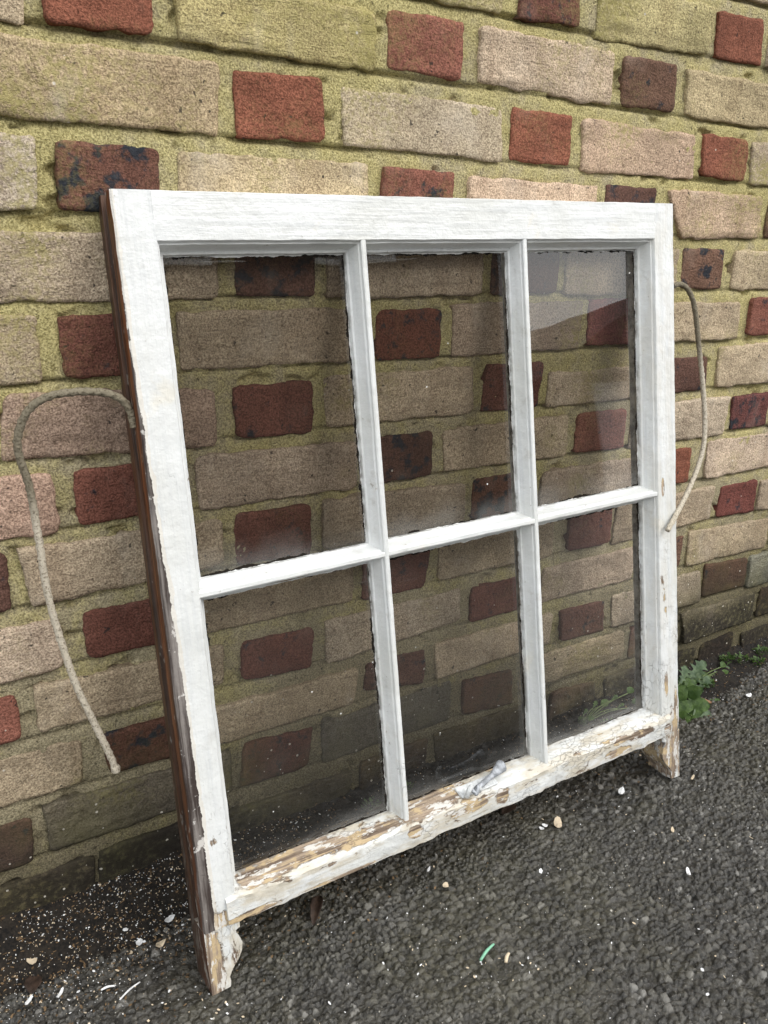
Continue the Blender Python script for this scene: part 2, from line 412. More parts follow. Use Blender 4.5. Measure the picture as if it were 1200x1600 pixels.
(12,1,1,298,-844,411,-844,411,-901,298,-901),
(12,1.5,0,420,-842,632,-842,632,-900,431,-900),
(12,2,1,646,-836,745,-843,754,-897,646,-897),
(12,2.5,0,767,-844,996,-844,996,-894,776,-894),
(12,3,1,1010,-844,1101,-838,1101,-901,1010,-901),
(12,3.5,0,1126,-847,1315,-847,1315,-898,1136,-898),
(12,4,1,1329,-844,1425,-844,1425,-901,1329,-901),
(12,4.5,0,1439,-844,1659,-844,1659,-901,1439,-901),
(13,-2,0,-799,-918,-578,-918,-578,-975,-799,-975),
(13,-1.5,1,-564,-918,-468,-918,-468,-975,-564,-975),
(13,-1,0,-454,-918,-234,-918,-234,-975,-454,-975),
(13,-0.5,1,-220,-918,-124,-918,-124,-975,-220,-975),
(13,0,0,-110,-918,110,-918,110,-975,-110,-975),
(13,0.5,1,124,-918,220,-918,220,-975,124,-975),
(13,1,0,234,-918,454,-918,454,-975,234,-975),
(13,1.5,1,468,-918,564,-918,564,-975,468,-975),
(13,2,0,578,-918,799,-918,799,-975,578,-975),
(13,2.5,1,813,-918,908,-918,908,-975,813,-975),
(13,3,0,922,-918,1143,-918,1143,-975,922,-975),
(13,3.5,1,1157,-918,1253,-918,1253,-975,1157,-975),
(13,4,0,1267,-918,1487,-918,1487,-975,1267,-975),
(13,4.5,1,1501,-918,1597,-918,1597,-975,1501,-975),
]

TAN = [(.48, .385, .27), (.52, .43, .32), (.46, .37, .25), (.48, .38, .285), (.48, .385, .26), (.45, .365, .265)]
RED, RED2, DRED, BRN, DRK = (.255, .092, .055), (.235, .092, .065), (.165, .066, .048), (.18, .10, .068), (.12, .062, .047)
HCOL = {(-3, .5): (DRED, .1), (-2, 1): (RED, 0), (-2, 2): (RED2, 0), (-1, -.5): (BRN, 0), (-1, .5): (RED, 0), (-1, 1.5): (DRED, .55), (-1, 2.5): (RED, .05), (0, 0): (RED, .05), (0, 1): (RED2, 0), (0, 2): (BRN, .2),
 (1, .5): (RED, 0), (1, 1.5): (RED, 0), (1, 2.5): (RED, 0), (2, 0): ((.155, .07, .05), 1.0), (2, 1): (RED2, .6), (2, 2): (DRK, .7), (2, 3): (DRK, .8),
 (3, .5): (DRK, .9), (3, 1.5): (DRK, .6), (3, 2.5): (BRN, .8), (4, 0): (DRED, .3), (4, 1): ((.19, .07, .045), .8), (4, 2): ((.26, .09, .08), 0), (4, 3): (RED2, .3),
 (5, .5): (DRED, .35), (5, 1.5): (DRED, .4), (5, 2.5): (DRK, .5), (6, 0): (RED2, .15), (6, 1): (DRK, 1.0), (6, 2): (RED2, .05), (6, 3): ((.13, .05, .045), .8),
 (7, -.5): (DRK, .3), (7, .5): (DRED, .2), (7, 1.5): ((.16, .075, .05), .8), (7, 2.5): (RED, .2), (8, 0): (DRED, 0), (8, 1): (DRED, .1), (8, 2): (DRED, .3), (8, 3): ((.15, .05, .04), .1),
 (9, -.5): (RED2, 0), (9, .5): (DRED, .25), (9, 1.5): (DRED, .1), (9, 2.5): (BRN, .2), (10, 0): ((.12, .055, .038), .75), (10, 1): (DRK, .3), (10, 2): ((.15, .07, .05), .4), (10, 3): ((.15, .08, .05), .3),
 (11, -.5): (DRK, .2), (11, .5): (DRED, .6), (11, 1.5): ((.12, .055, .04), .4), (11, 2.5): (DRED, .3), (12, 0): ((.10, .075, .06), .2), (12, 1): (BRN, .1), (12, 2): (BRN, .2), (12, 3): ((.22, .085, .06), .1)}
SCOL = {(0, .5): (.40, .33, .14), (-1, 1): (.40, .33, .17), (-1, 2): (.41, .345, .16), (0, 1.5): (.46, .35, .24), (0, 2.5): (.43, .34, .19), (1, 0): (.40, .30, .175), (1, 1): (.41, .33, .22),
 (1, 2): (.44, .31, .21), (2, -.5): (.43, .35, .26), (2, .5): (.40, .31, .18), (2, 1.5): (.44, .32, .22), (2, 2.5): (.42, .30, .20), (3, 3): (.42, .33, .21), (5, 0): (.36, .25, .18), (6, -.5): (.38, .25, .18),
 (11, 0): (.20, .17, .13), (11, 1): (.16, .145, .115), (12, -.5): (.25, .17, .12), (12, .5): (.20, .16, .11), (12, 1.5): (.17, .13, .08), (12, 3.5): (.28, .20, .14), (10, 3.5): (.36, .35, .26)}

wall = bpy.data.objects.new('brick_wall', None); COL.objects.link(wall); wall.location = (0.5, 0, -0.93)
tag(wall, 'weathered wall of tan and red bricks with yellow lichened mortar behind the leaning window sash', 'wall')
WO = Vector(wall.location)

def brick_obj(c, n, head, q, seed):
    q = [v / 1000.0 for v in q]
    TL, TR, BR, BL = [(q[2 * i], q[2 * i + 1]) for i in range(4)]
    w = (TR[0] - TL[0] + BR[0] - BL[0]) / 2; h = (TL[1] - BL[1] + TR[1] - BR[1]) / 2
    fine = .0048 if -2 <= c <= 13 and -.3 < TL[0] + w and TL[0] < 1.3 else .012
    nx = max(6, int(w / fine)); nz = max(5, int(h / fine))
    # denser rows next to the arrises
    def par(k):
        t = np.linspace(0, 1, k + 1); e = .5 - .5 * np.cos(np.pi * t); return .55 * t + .45 * e
    u, v = np.meshgrid(par(nx), par(nz))
    X = (TL[0] * (1 - u) + TR[0] * u) * v + (BL[0] * (1 - u) + BR[0] * u) * (1 - v)
    Z = (TL[1] * (1 - u) + TR[1] * u) * v + (BL[1] * (1 - u) + BR[1] * u) * (1 - v)
    rr = np.random.default_rng(seed); sx = rr.uniform(0, 50)
    # ragged outline: corners rounded, edges wavering
    du = np.minimum(u, 1 - u) * w; dv = np.minimum(v, 1 - v) * h
    rc = rr.uniform(.003, .0075); cx = np.clip((rc - du) / rc, 0, 1); cz = np.clip((rc - dv) / rc, 0, 1); cr = cx * cz
    X = X + np.sign(.5 - u) * cr * rc * .30; Z = Z + np.sign(.5 - v) * cr * rc * .30
    ed = np.clip(1 - np.minimum(du, dv) / .010, 0, 1)
    X += ed * .0009 * fbm(X * 190 + sx, Z * 190, 2, 23) * (du < .008); Z += ed * .0011 * fbm(X * 170 + sx, Z * 190, 2, 24) * (dv < .008)
    X += ed * .0022 * fbm(X * 60 + sx, Z * 110, 4, 3) * (du < .012); Z += ed * (.0022 if head else .0032) * fbm(X * 48 + sx, Z * 70, 4, 9) * (dv < .012)
    # face relief
    tilt = rr.normal(0, .0012, 2); lift = rr.uniform(-.001, .0025)
    rel = lift + tilt[0] * (u - .5) * 2 + tilt[1] * (v - .5) * 2
    rel += .0020 * fbm(X * 26 + sx, Z * 34 + sx, 5, 5) + (.0005 if head else .0012) * fbm(X * 60 + sx, Z * 160, 3, 6)
    e1 = np.clip(1 - np.minimum(du, dv) / .0022, 0, 1); rel -= .0011 * e1 ** 2 * (1 + .8 * fbm(X * 80 + sx, Z * 80, 2, 14))
    if not head:                                   # a few long lipped creases near the lower arris
        k = rr.uniform(.12, .35); lip = np.exp(-((v - k - .05 * np.sin(u * 5 + sx)) / .05) ** 2) * np.clip(fbm(X * 12 + sx, Z * 0 + sx, 2, 8) * 2, 0, 1)
        rel += .0024 * lip - .0016 * np.exp(-((v - k + .07 - .05 * np.sin(u * 5 + sx)) / .04) ** 2) * (lip > .05)
    Y = np.minimum(-.0050 - rel, -.0030)
    r, cc = X.shape
    cxm, czm = (TL[0] + BR[0]) / 2, (TL[1] + BR[1]) / 2
    V = np.stack([X - cxm, Y, Z - czm], -1).reshape(-1, 3).tolist()
    F = []
    for a in range(r - 1):
        for b in range(cc - 1):
            i = a * cc + b; F.append((i, i + 1, i + cc + 1, i + cc))
    ring = [b for b in range(cc)] + [a * cc + cc - 1 for a in range(1, r)] + [(r - 1) * cc + b for b in range(cc - 2, -1, -1)] + [a * cc for a in range(r - 2, 0, -1)]
    base = len(V)
    for i in ring: V.append([V[i][0], .02, V[i][2]])
    L = len(ring)
    for k in range(L): F.append((ring[k], base + k, base + (k + 1) % L, ring[(k + 1) % L]))
    o = pyd('brick', V, F, BRICK_M, wall)
    for k in range(len(F) - L, len(F)): o.data.polygons[k].use_smooth = False
    o.location = Vector((cxm, 0, czm)) - WO
    if head:
        cs = HCOL.get((c, n)) or (random.choice([RED, RED2, DRED, BRN, DRK]), random.choice([0, .2, .6])); col, sp = cs
    else:
        col, sp = SCOL.get((c, n), random.choice(TAN)), 0
        if (c, n) in SCOL and c < 11: col = (col[0] * 1.20, col[1] * 1.24, col[2] * 1.30)
    lum = .3 * col[0] + .59 * col[1] + .11 * col[2]; ds = .10 if not head else .08; col = tuple(v * (1 - ds) + lum * ds for v in col)
    k = random.uniform(.92, 1.08); o.color = (col[0] * k, col[1] * k, col[2] * k, sp)
    return o
for i, (c, n, head, *q) in enumerate(BRICKS):
    if c <= -3 or n <= -2: continue
    brick_obj(c, n, head, q, 100 + i)

# outer bricks that only another viewpoint would show: one joined part
def far_bricks():
    V, F = [], []
    def bx(x0, x1, z0, z1):
        b = len(V); e = .004; y = -.002 - random.uniform(0, .002)
        V.extend([(x0, .02, z0), (x1, .02, z0), (x1, .02, z1), (x0, .02, z1), (x0, y + e, z0), (x1, y + e, z0), (x1, y + e, z1), (x0, y + e, z1),
                  (x0 + e, y, z0 + e), (x1 - e, y, z0 + e), (x1 - e, y, z1 - e), (x0 + e, y, z1 - e)])
        for a in range(4):
            c = (a + 1) % 4
            F.append((b + a, b + c, b + 4 + c, b + 4 + a)); F.append((b + 4 + a, b + 4 + c, b + 8 + c, b + 8 + a))
        F.append((b + 8, b + 9, b + 10, b + 11))
    per = .3442
    for c in range(-22, 14):
        half = (c % 2) * .5
        for k in range(-9, 16):
            for (a, b) in (((k + half) * per - .048, (k + half) * per + .048), ((k + half) * per + .062, (k + 1 + half) * per - .062)):
                if c >= -2 and b > -.62 and a < 1.62 and (a + b) / 2 / per > -1.75 and (a + b) / 2 / per < 4.7: continue
                bx(a, b, -.075 * c, -.075 * c + .057)
    o = pyd('brick', [Vector(v) - WO for v in V], F, BRICK_M, wall, smooth=False); o.color = (.38, .27, .17, 0); tag(o, kind='stuff')
far_bricks()

# mortar: one rough sheet, recessed under each brick's lower arris, flush with the top of the next
def mortar():
    def sheet(name, x0, x1, z0, z1, st, detail):
        xs = np.arange(x0, x1 + st / 2, st); zs = np.arange(z0, z1 + st / 2, st); X, Z = np.meshgrid(xs, zs)
        ph = np.mod(Z, .075)                                            # 0 at the brick bottoms, .057 at the tops
        below = np.clip((ph - .057) / .018, 0, 1)                       # 0 flush .. 1 right under the next brick
        Y = -.0022 + .0040 * below ** 3 * (ph > .057) + 0.0015 * fbm(X * 38, Z * 38, 4, 21) + .0010 * fbm(X * 160, Z * 160, 3, 31)
        if detail:                                                      # eroded holes
            gv = np.clip(fbm(X * 13 + 4, Z * 13.333 * 2, 3, 45) * 3 + .3, 0, 1); Y += .0060 * gv * np.exp(-((ph - .0725) / .0022) ** 2)
        e = fbm(X * 28 + 9, Z * 60, 3, 41); Y += .007 * np.clip((e - .36) / .2, 0, 1)
        return grid_mesh(name, X - WO.x, Y, Z - WO.z)
    link('mortar', sheet('mortar', -.5, 1.62, -1.02, .30, .0026, True), MORTAR_M, wall)
mortar()
V = []; F = []
for (x0, x1, z0, z1) in ((-3.3, -.5, -1.02, 1.72), (1.62, 5.4, -1.02, 1.72), (-.5, 1.62, .30, 1.72)):
    b = len(V); V += [(x0, .003, z0), (x1, .003, z0), (x1, .003, z1), (x0, .003, z1)]; F.append((b, b + 1, b + 2, b + 3))
pyd('mortar', [Vector(v) - WO for v in V], F, MORTAR_M, wall)
V = [(-3.3, .03, -1.02), (5.4, .03, -1.02), (5.4, .03, 1.72), (-3.3, .03, 1.72), (-3.3, .22, -1.02), (5.4, .22, -1.02), (5.4, .22, 1.72), (-3.3, .22, 1.72)]
pyd('wall_core', [Vector(v) - WO for v in V], [(0, 1, 2, 3), (5, 4, 7, 6), (3, 2, 6, 7), (1, 5, 6, 2), (4, 0, 3, 7), (0, 4, 5, 1)], MORTAR_M, wall, smooth=False)

# ------------------------------------------------------------------ ground
def gz(x): return -.924 + .025 * (x - .008)
def make_asphalt_mat():
    m = NT('worn_asphalt'); p = m.n('NewGeometry').outputs['Position']
    at = m.n('Attribute', attribute_name='stone'); st = at.outputs['Fac']
    gp = m.n('Attribute', attribute_name='gap').outputs['Fac']
    big = m.noise(p, 5, 4); f = m.noise(p, 420, 3, .6)
    c = m.mix(st, (.014, .013, .011), (.066, .062, .051)); c = m.mix(m.sstep(st, .90, .97), c, (.19, .185, .17))
    c = m.mix(m.mul(m.sstep(big, .42, .62), .6), c, m.mix(st, (.026, .024, .013), (.085, .078, .048)))
    c = m.mix(m.mul(m.sstep(m.noise(p, 11, 4, .6), .54, .66), .4), c, (.105, .10, .088))
    c = m.mix(m.mul(m.sstep(f, .54, .70), .6), c, (.17, .16, .135))
    c = m.mix(m.mul(gp, .9), c, (.012, .011, .009))
    du = m.noise(p, 33, 4, .65); c = m.mix(m.mul(m.sstep(du, .62, .75), .35), c, (.20, .19, .17))
    # tiny pale grit
    sv = m.n('TexVoronoi'); m.put(sv.inputs['Vector'], p); sv.inputs['Scale'].default_value = 230
    sc = m.n('SeparateColor'); m.put(sc.inputs[0], sv.outputs['Color'])
    w = m.mul(m.math('LESS_THAN', sc.outputs[0], .035), m.math('LESS_THAN', sv.outputs['Distance'], m.mul(sc.outputs[1], .3)))
    c = m.mix(m.mul(w, .8), c, (.5, .48, .42))
    n = m.bump(m.noise(p, 170, 4, .65), .0032, .9); n = m.bump(f, .0012, .9, n)
    return m.done(m.bsdf(c, m.remap(m.noise(p, 60, 3),   .3, .7, .22, .55), n, .6))
ASPH = make_asphalt_mat()
def worley(X, Y, cell, seed):
    r = np.random.default_rng(seed); n = 1024
    ox = r.random((n, n)); oy = r.random((n, n)); rid = r.random((n, n)); hh = r.normal(0, 1, (n, n)); tx = r.normal(0, 1, (n, n)); ty = r.normal(0, 1, (n, n))
    gx = X / cell; gy = Y / cell; ix = np.floor(gx).astype(int); iy = np.floor(gy).astype(int)
    d1 = np.full(X.shape, 9.); d2 = np.full(X.shape, 9.); cid = np.zeros(X.shape); ch = np.zeros(X.shape); pl = np.zeros(X.shape)
    for dx in (-1, 0, 1):
        for dy in (-1, 0, 1):
            a = (ix + dx) % n; b = (iy + dy) % n
            px = ix + dx + .1 + .8 * ox[a, b]; py = iy + dy + .1 + .8 * oy[a, b]
            d = np.sqrt((gx - px) ** 2 + (gy - py) ** 2)
            m = d < d1
            d2 = np.where(m, d1, np.minimum(d2, d)); 
            cid = np.where(m, rid[a, b], cid); ch = np.where(m, hh[a, b], ch); pl = np.where(m, tx[a, b] * (gx - px) + ty[a, b] * (gy - py), pl); d1 = np.where(m, d, d1)
    return d1, d2, cid, ch, pl
def ground():
    st = .00155; xs = np.arange(-.30, 1.42, st); ys = np.arange(-.66, .012, st); X, Y = np.meshgrid(xs, ys)
    wx = X + .0022 * fbm(X * 120, Y * 120, 2, 61); wy = Y + .0022 * fbm(X * 120 + 40, Y * 120, 2, 62)
    d1, d2, cid, ch, pl = worley(wx + 3, wy + 3, .0092, 5)
    e1, e2, eid, eh, el = worley(wx + 5, wy + 7, .0060, 6)
    f1, f2, fid, fh, fl = worley(wx + 9, wy + 2, .0062, 16)
    bl = np.clip(fbm(X * 8 + 3, Y * 8, 3, 77) * 4 + .5, 0, 1) > .5
    d1 = np.where(bl, f1, d1); d2 = np.where(bl, f2, d2); cid = np.where(bl, fid, cid); ch = np.where(bl, fh, ch); pl = np.where(bl, fl, pl)
    edge = d2 - d1
    worn = np.clip(fbm(X * 7, Y * 7, 3, 71) * 1.9 + .25, 0, 1)
    dome = np.clip(edge / .34, 0, 1) ** .6
    small = np.clip((e2 - e1) / .5, 0, 1) ** .6
    h = .0064 * dome + .0016 * ch * dome + .0024 * pl * dome
    h = np.minimum(h, .0068 + .0018 * pl + .0006 * ch)                       # rolled flat tops
    lo = ch < -.75                                              # gaps where a stone sits low, filled with fines
    h = np.where(lo, .0008 + .0016 * small + .0004 * eh, h)
    h = h * (1 - .40 * worn) + .0025 * worn + .0006 * fbm(X * 220, Y * 220, 2, 81)
    Z = gz(X) - .0050 + h * .78 + .0028 * fbm(X * 3, Y * 3, 2, 91)
    me = grid_mesh('asphalt', X, Y, Z)
    a = me.attributes.new('stone', 'FLOAT', 'POINT'); a.data.foreach_set('value', np.where(lo, eid * .8, cid).astype(np.float32).ravel())
    g = np.clip(1 - edge / .20, 0, 1) * (1 - .5 * worn); g = np.where(lo, np.clip(1 - (e2 - e1) / .2, 0, 1), g)
    a = me.attributes.new('gap', 'FLOAT', 'POINT'); a.data.foreach_set('value', g.astype(np.float32).ravel())
    tag(link('asphalt', me, ASPH), 'worn dark asphalt of rolled chippings in front of the brick wall', kind='structure')
    # the ground going on to the horizon, a ring round the fine patch
    x0, x1, y0, y1 = -.30, float(xs[-1]), -.66, float(ys[-1]); B = 120
    V = [(x0, y0), (x1, y0), (x1, y1), (x0, y1), (-B, -B), (B, -B), (B, B), (-B, B)]
    V = [(a, b, (gz(a) if abs(a) < 5 else -.93) - .004) for a, b in V]
    tag(pyd('ground', V, [(0, 4, 5, 1), (1, 5, 6, 2), (2, 6, 7, 3), (3, 7, 4, 0)], ASPH, smooth=False), 'asphalt yard running on from the wall to the horizon', kind='structure')
ground()

def make_soil_mat():
    m = NT('dark_soil'); p = m.n('NewGeometry').outputs['Position']; f = m.noise(p, 260, 4, .7); b = m.noise(p, 30, 3)
    c = m.mix(m.sstep(f, .35, .7), (.004, .0035, .003), (.024, .019, .014)); c = m.mix(m.mul(m.sstep(b, .5, .7), .4), c, (.034, .026, .017))
    n = m.bump(b, .004, .8); n = m.bump(f, .002, 1, n)
    return m.done(m.bsdf(c, .9, n, .3))
SOIL = make_soil_mat()
def soil_h(X, Y):
    wd = .088 + .03 * fbm(X * 9, X * 0 + 2, 3, 7)
    t = np.clip(1 + Y / wd, 0, 1.2); base = .024 + .018 * np.clip((.45 - X) / .4, 0, 1) + .012 * fbm(X * 4, X * 0, 2, 3)
    return gz(X) - .006 + (base + .006) * t ** 1.3 + t * (.004 * fbm(X * 55, Y * 55, 3, 12) + .0035 * fbm(X * 190, Y * 190, 3, 13))
def soil():
    xs = np.arange(-.45, 1.6, .0024); ys = np.arange(-.14, .012, .0024); X, Y = np.meshgrid(xs, ys)
    tag(link('soil', grid_mesh('soil', X, Y, soil_h(X, Y)), SOIL), 'black crumbly soil banked along the foot of the brick wall', kind='structure')
soil()

# ------------------------------------------------------------------ sash
SO = Vector((0.00839, -0.18546, -0.92373)); SU = Vector((0.99967, -0.00785, 0.02455)); SN = Vector((0.01208, 0.98407, -0.17738)); SW = Vector((-0.02276, 0.17762, 0.98384))
sash = bpy.data.objects.new('window_sash', None); COL.objects.link(sash)
sash.matrix_world = Matrix(((SU.x, SN.x, SW.x, SO.x), (SU.y, SN.y, SW.y, SO.y), (SU.z, SN.z, SW.z, SO.z), (0, 0, 0, 1)))
tag(sash, 'old six-pane wooden window sash with peeling white paint leaning against the brick wall', 'window')
SWID, SHT, TH = .730, .8069, .043
HOLES = {}

def paint_mat(name, grain, peel, patches=(), edge=None, dirt=0.0, stain=0.0):
    """white paint over ochre undercoat and grey wood, in the sash's own coordinates (x across, y back, z up)"""
    m = NT(name); co = m.n('TexCoord').outputs['Object']; s, d, t = m.sep(co)
    g = (120, 120, 7) if grain == 'z' else (7, 120, 120)
    gl = (55, 55, 16) if grain == 'z' else (16, 55, 55)
    streak = m.noise(m.scale(co, g), 1, 4, .6); blot = m.noise(co, 9, 3); fine = m.noise(co, 260, 3)
    c = m.mix(m.sstep(blot, .35, .7), (.66, .675, .67), (.59, .60, .575)); c = m.mix(m.mul(m.sstep(streak, .46, .72), .5), c, (.50, .52, .53))
    c = m.mix(m.mul(m.sstep(m.noise(co, 14, 4, .6, .5), .60, .72), .35), c, (.66, .60, .47))
    dd = m.noise(co, 45, 5, .7); c = m.mix(m.mul(m.sstep(dd, .56, .72), .25 + dirt * 2), c, (.36, .34, .30))
    if stain:
        c = m.mix(m.mul(m.sstep(m.noise(m.scale(co, gl), 1, 4, .65), .40, .60), stain), c, m.mix(m.noise(co, 40, 3), (.36, .33, .27), (.62, .56, .44)))
    c = m.mix(m.mul(m.sstep(m.noise(m.scale(co, (170, 170, 9) if grain == 'z' else (9, 170, 170)), 1, 5, .7), .665, .70), .55), c, (.22, .20, .17))
    c = m.mix(m.mul(m.sstep(m.noise(co, 110, 4, .7), .66, .71), .6), c, (.25, .22, .18))
    # crackle
    wob = m.n('VectorMath', operation='ADD'); m.put(wob.inputs[0], co); nv = m.n('TexNoise'); m.put(nv.inputs['Vector'], co); nv.inputs['Scale'].default_value = 60
    nsc = m.n('VectorMath', operation='SCALE'); m.put(nsc.inputs[0], nv.outputs['Color']); nsc.inputs['Scale'].default_value = .012; m.put(wob.inputs[1], nsc.outputs[0])
    cs = (170, 170, 85) if grain == 'z' else (85, 170, 170)
    vd = m.vor(m.scale(wob.outputs[0], cs), 1, 'DISTANCE_TO_EDGE')
    low = m.sub(1, m.sstep(t, .10, .42)); rightw = m.sstep(s, .3, .7)
    cm = m.sstep(m.add(m.noise(co, 16, 5, .7), m.add(m.mul(low, .13), m.add(m.mul(rightw, .05), peel * .18))), .64, .78)
    crack = m.mul(m.sub(1, m.sstep(vd, .0, .05)), cm)
    c = m.mix(m.mul(crack, .5), c, (.16, .14, .11))
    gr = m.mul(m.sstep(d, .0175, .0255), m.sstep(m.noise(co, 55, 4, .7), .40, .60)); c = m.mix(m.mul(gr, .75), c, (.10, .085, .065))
    # peeled areas
    pn = m.add(m.mul(m.noise(m.scale(co, gl), 1, 5, .62, .6), .75), m.mul(m.noise(co, 75, 3, .6), .25))
    thr = m.sub(.70 - peel * .26, m.mul(low, .06)); pm = m.sstep(pn, thr, m.add(thr, .012))
    rim = m.mul(m.sstep(pn, m.sub(thr, .018), thr), m.sub(1, pm))
    for (ps, pt, rs, rz) in patches:
        a = m.math('DIVIDE', m.sub(s, ps), rs); b = m.math('DIVIDE', m.sub(t, pt), rz)
        dd2 = m.math('SQRT', m.add(m.mul(a, a), m.mul(b, b))); dd2 = m.add(dd2, m.mul(m.sub(m.noise(co, 90, 4, .6), .5), 1.3))
        pm = m.mx(pm, m.sub(1, m.sstep(dd2, .94, 1.0))); rim = m.mx(rim, m.mul(m.sstep(dd2, .98, 1.0), m.sub(1, m.sstep(dd2, 1.0, 1.12))))
    layer = m.noise(co, 34, 3, .5, .5)
    wood = m.noise(m.scale(co, (240, 240, 10) if grain == 'z' else (10, 240, 240)), 1, 4, .6)
    wc = m.mix(m.sstep(wood, .35, .65), (.12, .085, .06), (.38, .30, .22))
    und = m.mix(m.sstep(m.add(m.mul(layer, .6), m.mul(wood, .4)), .50, .56), wc, m.mix(fine, (.36, .27, .15), (.54, .42, .26)))
    und = m.mix(m.sstep(m.noise(m.scale(co, gl), 2.2, 4, .7), .54, .58), und, (.58, .56, .52))
    c = m.mix(pm, c, und); c = m.mix(m.mul(rim, .55), c, (.20, .15, .10))
    if edge:                                       # bare, dark-stained strip along the outer arris, widening downwards
        lim = m.mul(m.sstep(m.sub(.78, t), .0, .55), edge); lim = m.add(lim, m.mul(m.sub(m.noise(m.scale(co, (90, 90, 28)), 1, 5, .7), .5), .011))
        em = m.mul(m.math('LESS_THAN', s, lim), m.sstep(m.sub(.76, t), 0, .05))
        ec = m.mix(m.sstep(streak, .42, .62), (.035, .024, .020), (.20, .18, .165)); ec = m.mix(m.sstep(m.noise(co, 50, 4, .7), .58, .64), ec, (.50, .48, .45))
        c = m.mix(em, c, ec); lim2 = m.sub(lim, -.004)
        hal = m.mul(m.math('LESS_THAN', s, m.add(lim, .0035)), m.sub(1, em)); c = m.mix(m.mul(hal, .4), c, (.62, .55, .44)); pm = m.mx(pm, em)
    h = m.sub(m.mul(m.sub(1, pm), 1.0), m.mul(crack, .6))
    n = m.bump(h, .0011, 1.0); n = m.bump(streak, .0014, .8, n); n = m.bump(m.noise(co, 55, 4, .6), .0022, .8, n); n = m.bump(fine, .0003, .8, n)
    return m.done(m.bsdf(c, m.mix(pm, (.38, .38, .38), (.8, .8, .8)), n, .45))
def stained_mat():
    m = NT('stained_side'); co = m.n('TexCoord').outputs['Object']; s, d, t = m.sep(co)
    st = m.noise(m.scale(co, (200, 200, 5)), 1, 4, .65); c = m.mix(m.sstep(st, .38, .62), (.035, .014, .008), (.20, .075, .032))
    c = m.mix(m.sstep(m.noise(m.scale(co, (300, 300, 14)), 1, 3), .64, .70), c, (.33, .16, .07))
    c = m.mix(m.mul(m.sstep(m.add(m.noise(m.scale(co, (120, 120, 30)), 1, 4, .7), m.mul(m.sub(1, m.sstep(t, .0, .35)), .10)), .64, .68), .85), c, (.55, .52, .46))
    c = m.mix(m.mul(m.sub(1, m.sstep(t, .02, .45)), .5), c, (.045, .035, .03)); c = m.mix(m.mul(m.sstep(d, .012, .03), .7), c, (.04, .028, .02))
    n = m.bump(st, .0012, .9)
    return m.done(m.bsdf(c, .42, n, .4))
P_BOT = ((.262, .092, .010, .008), (.395, .090, .012, .010), (.60, .082, .024, .007), (.700, .085, .008, .010), (.05, .077, .040, .004), (.17, .075, .05, .002), (.13, .109, .06, .004), (.33, .109, .03, .004), (.29, .108, .045, .007), (.08, .108, .04, .005), (.20, .106, .05, .004), (.64, .095, .03, .006), (.34, .092, .03, .006))
PM_L = paint_mat('paint_left_stile', 'z', -.02, ((.020, .075, .012, .016), (.036, .070, .006, .010), (.014, .03, .006, .06)), .0118)
PM_R = paint_mat('paint_right_stile', 'z', .12, ((.704, .150, .004, .020), (.702, .437, .003, .012), (.716, .06, .009, .05), (.723, .09, .004, .05)), None, .1, .25)
PM_T = paint_mat('paint_top_rail', 'x', -.20)
PM_V = paint_mat('paint_bar_upright', 'z', .03, (), None, .08)
PM_H = paint_mat('paint_bar_cross', 'x', .02, ((.36, .446, .10, .0025), (.53, .447, .03, .003), (.15, .449, .05, .002), (.145, .4205, .03, .002)))
PM_B = paint_mat('paint_bottom_rail', 'x', .15, P_BOT, None, .20, .85)
WOODS = stained_mat(); BARE = paint_mat('bare_horn', 'z', .52, ((.71, .035, .02, .03),), None, .2, .8)
PM_HL = paint_mat('horn_left', 'z', .20, ((.008, .03, .009, .05),), None, .35, .8)

def prof_extrude(name, prof, axis, a0, a1, mats, parent, amp=.0004, step=.005, mi=None, seed=0, caps=True, wear=None):
    """prof: closed list of (p,q): axis 'z': (s,d) run along t; axis 'x': (t,d) run along s. mi: material index per profile edge"""
    n = max(2, int((a1 - a0) / step)); V = []; F = []; MI = []
    L = len(prof)
    for k in range(n + 1):
        a = a0 + (a1 - a0) * k / n
        for j, (p, q) in enumerate(prof):
            co = Vector((p * 60 + seed, q * 60, a * 35)); nz = noise.noise_vector(co) * amp + noise.noise_vector(co * 3.1) * amp * .6
            if wear: nz = nz * wear(a, p, q)
            pp, qq = p + nz.x, q + nz.y
            V.append((pp, qq, a) if axis == 'z' else (a, qq, pp))
    for k in range(n):
        for j in range(L):
            j2 = (j + 1) % L; F.append((k * L + j, k * L + j2, (k + 1) * L + j2, (k + 1) * L + j)); MI.append(mi[j] if mi else 0)
    if caps:
        F.append(tuple(range(L - 1, -1, -1))); F.append(tuple(n * L + j for j in range(L))); MI += [0, 0]
    o = pyd(name, V, F, mats, parent, False, MI)
    bm = bmesh.new(); bm.from_mesh(o.data); bmesh.ops.recalc_face_normals(bm, faces=bm.faces); bm.to_mesh(o.data); bm.free()
    sm = [abs(1) > 0] * len(o.data.polygons); o.data.polygons.foreach_set('use_smooth', sm)
    try: o.data.set_sharp_from_angle(angle=math.radians(32))
    except Exception: pass
    return o
GD = .0265                                                            # glass depth
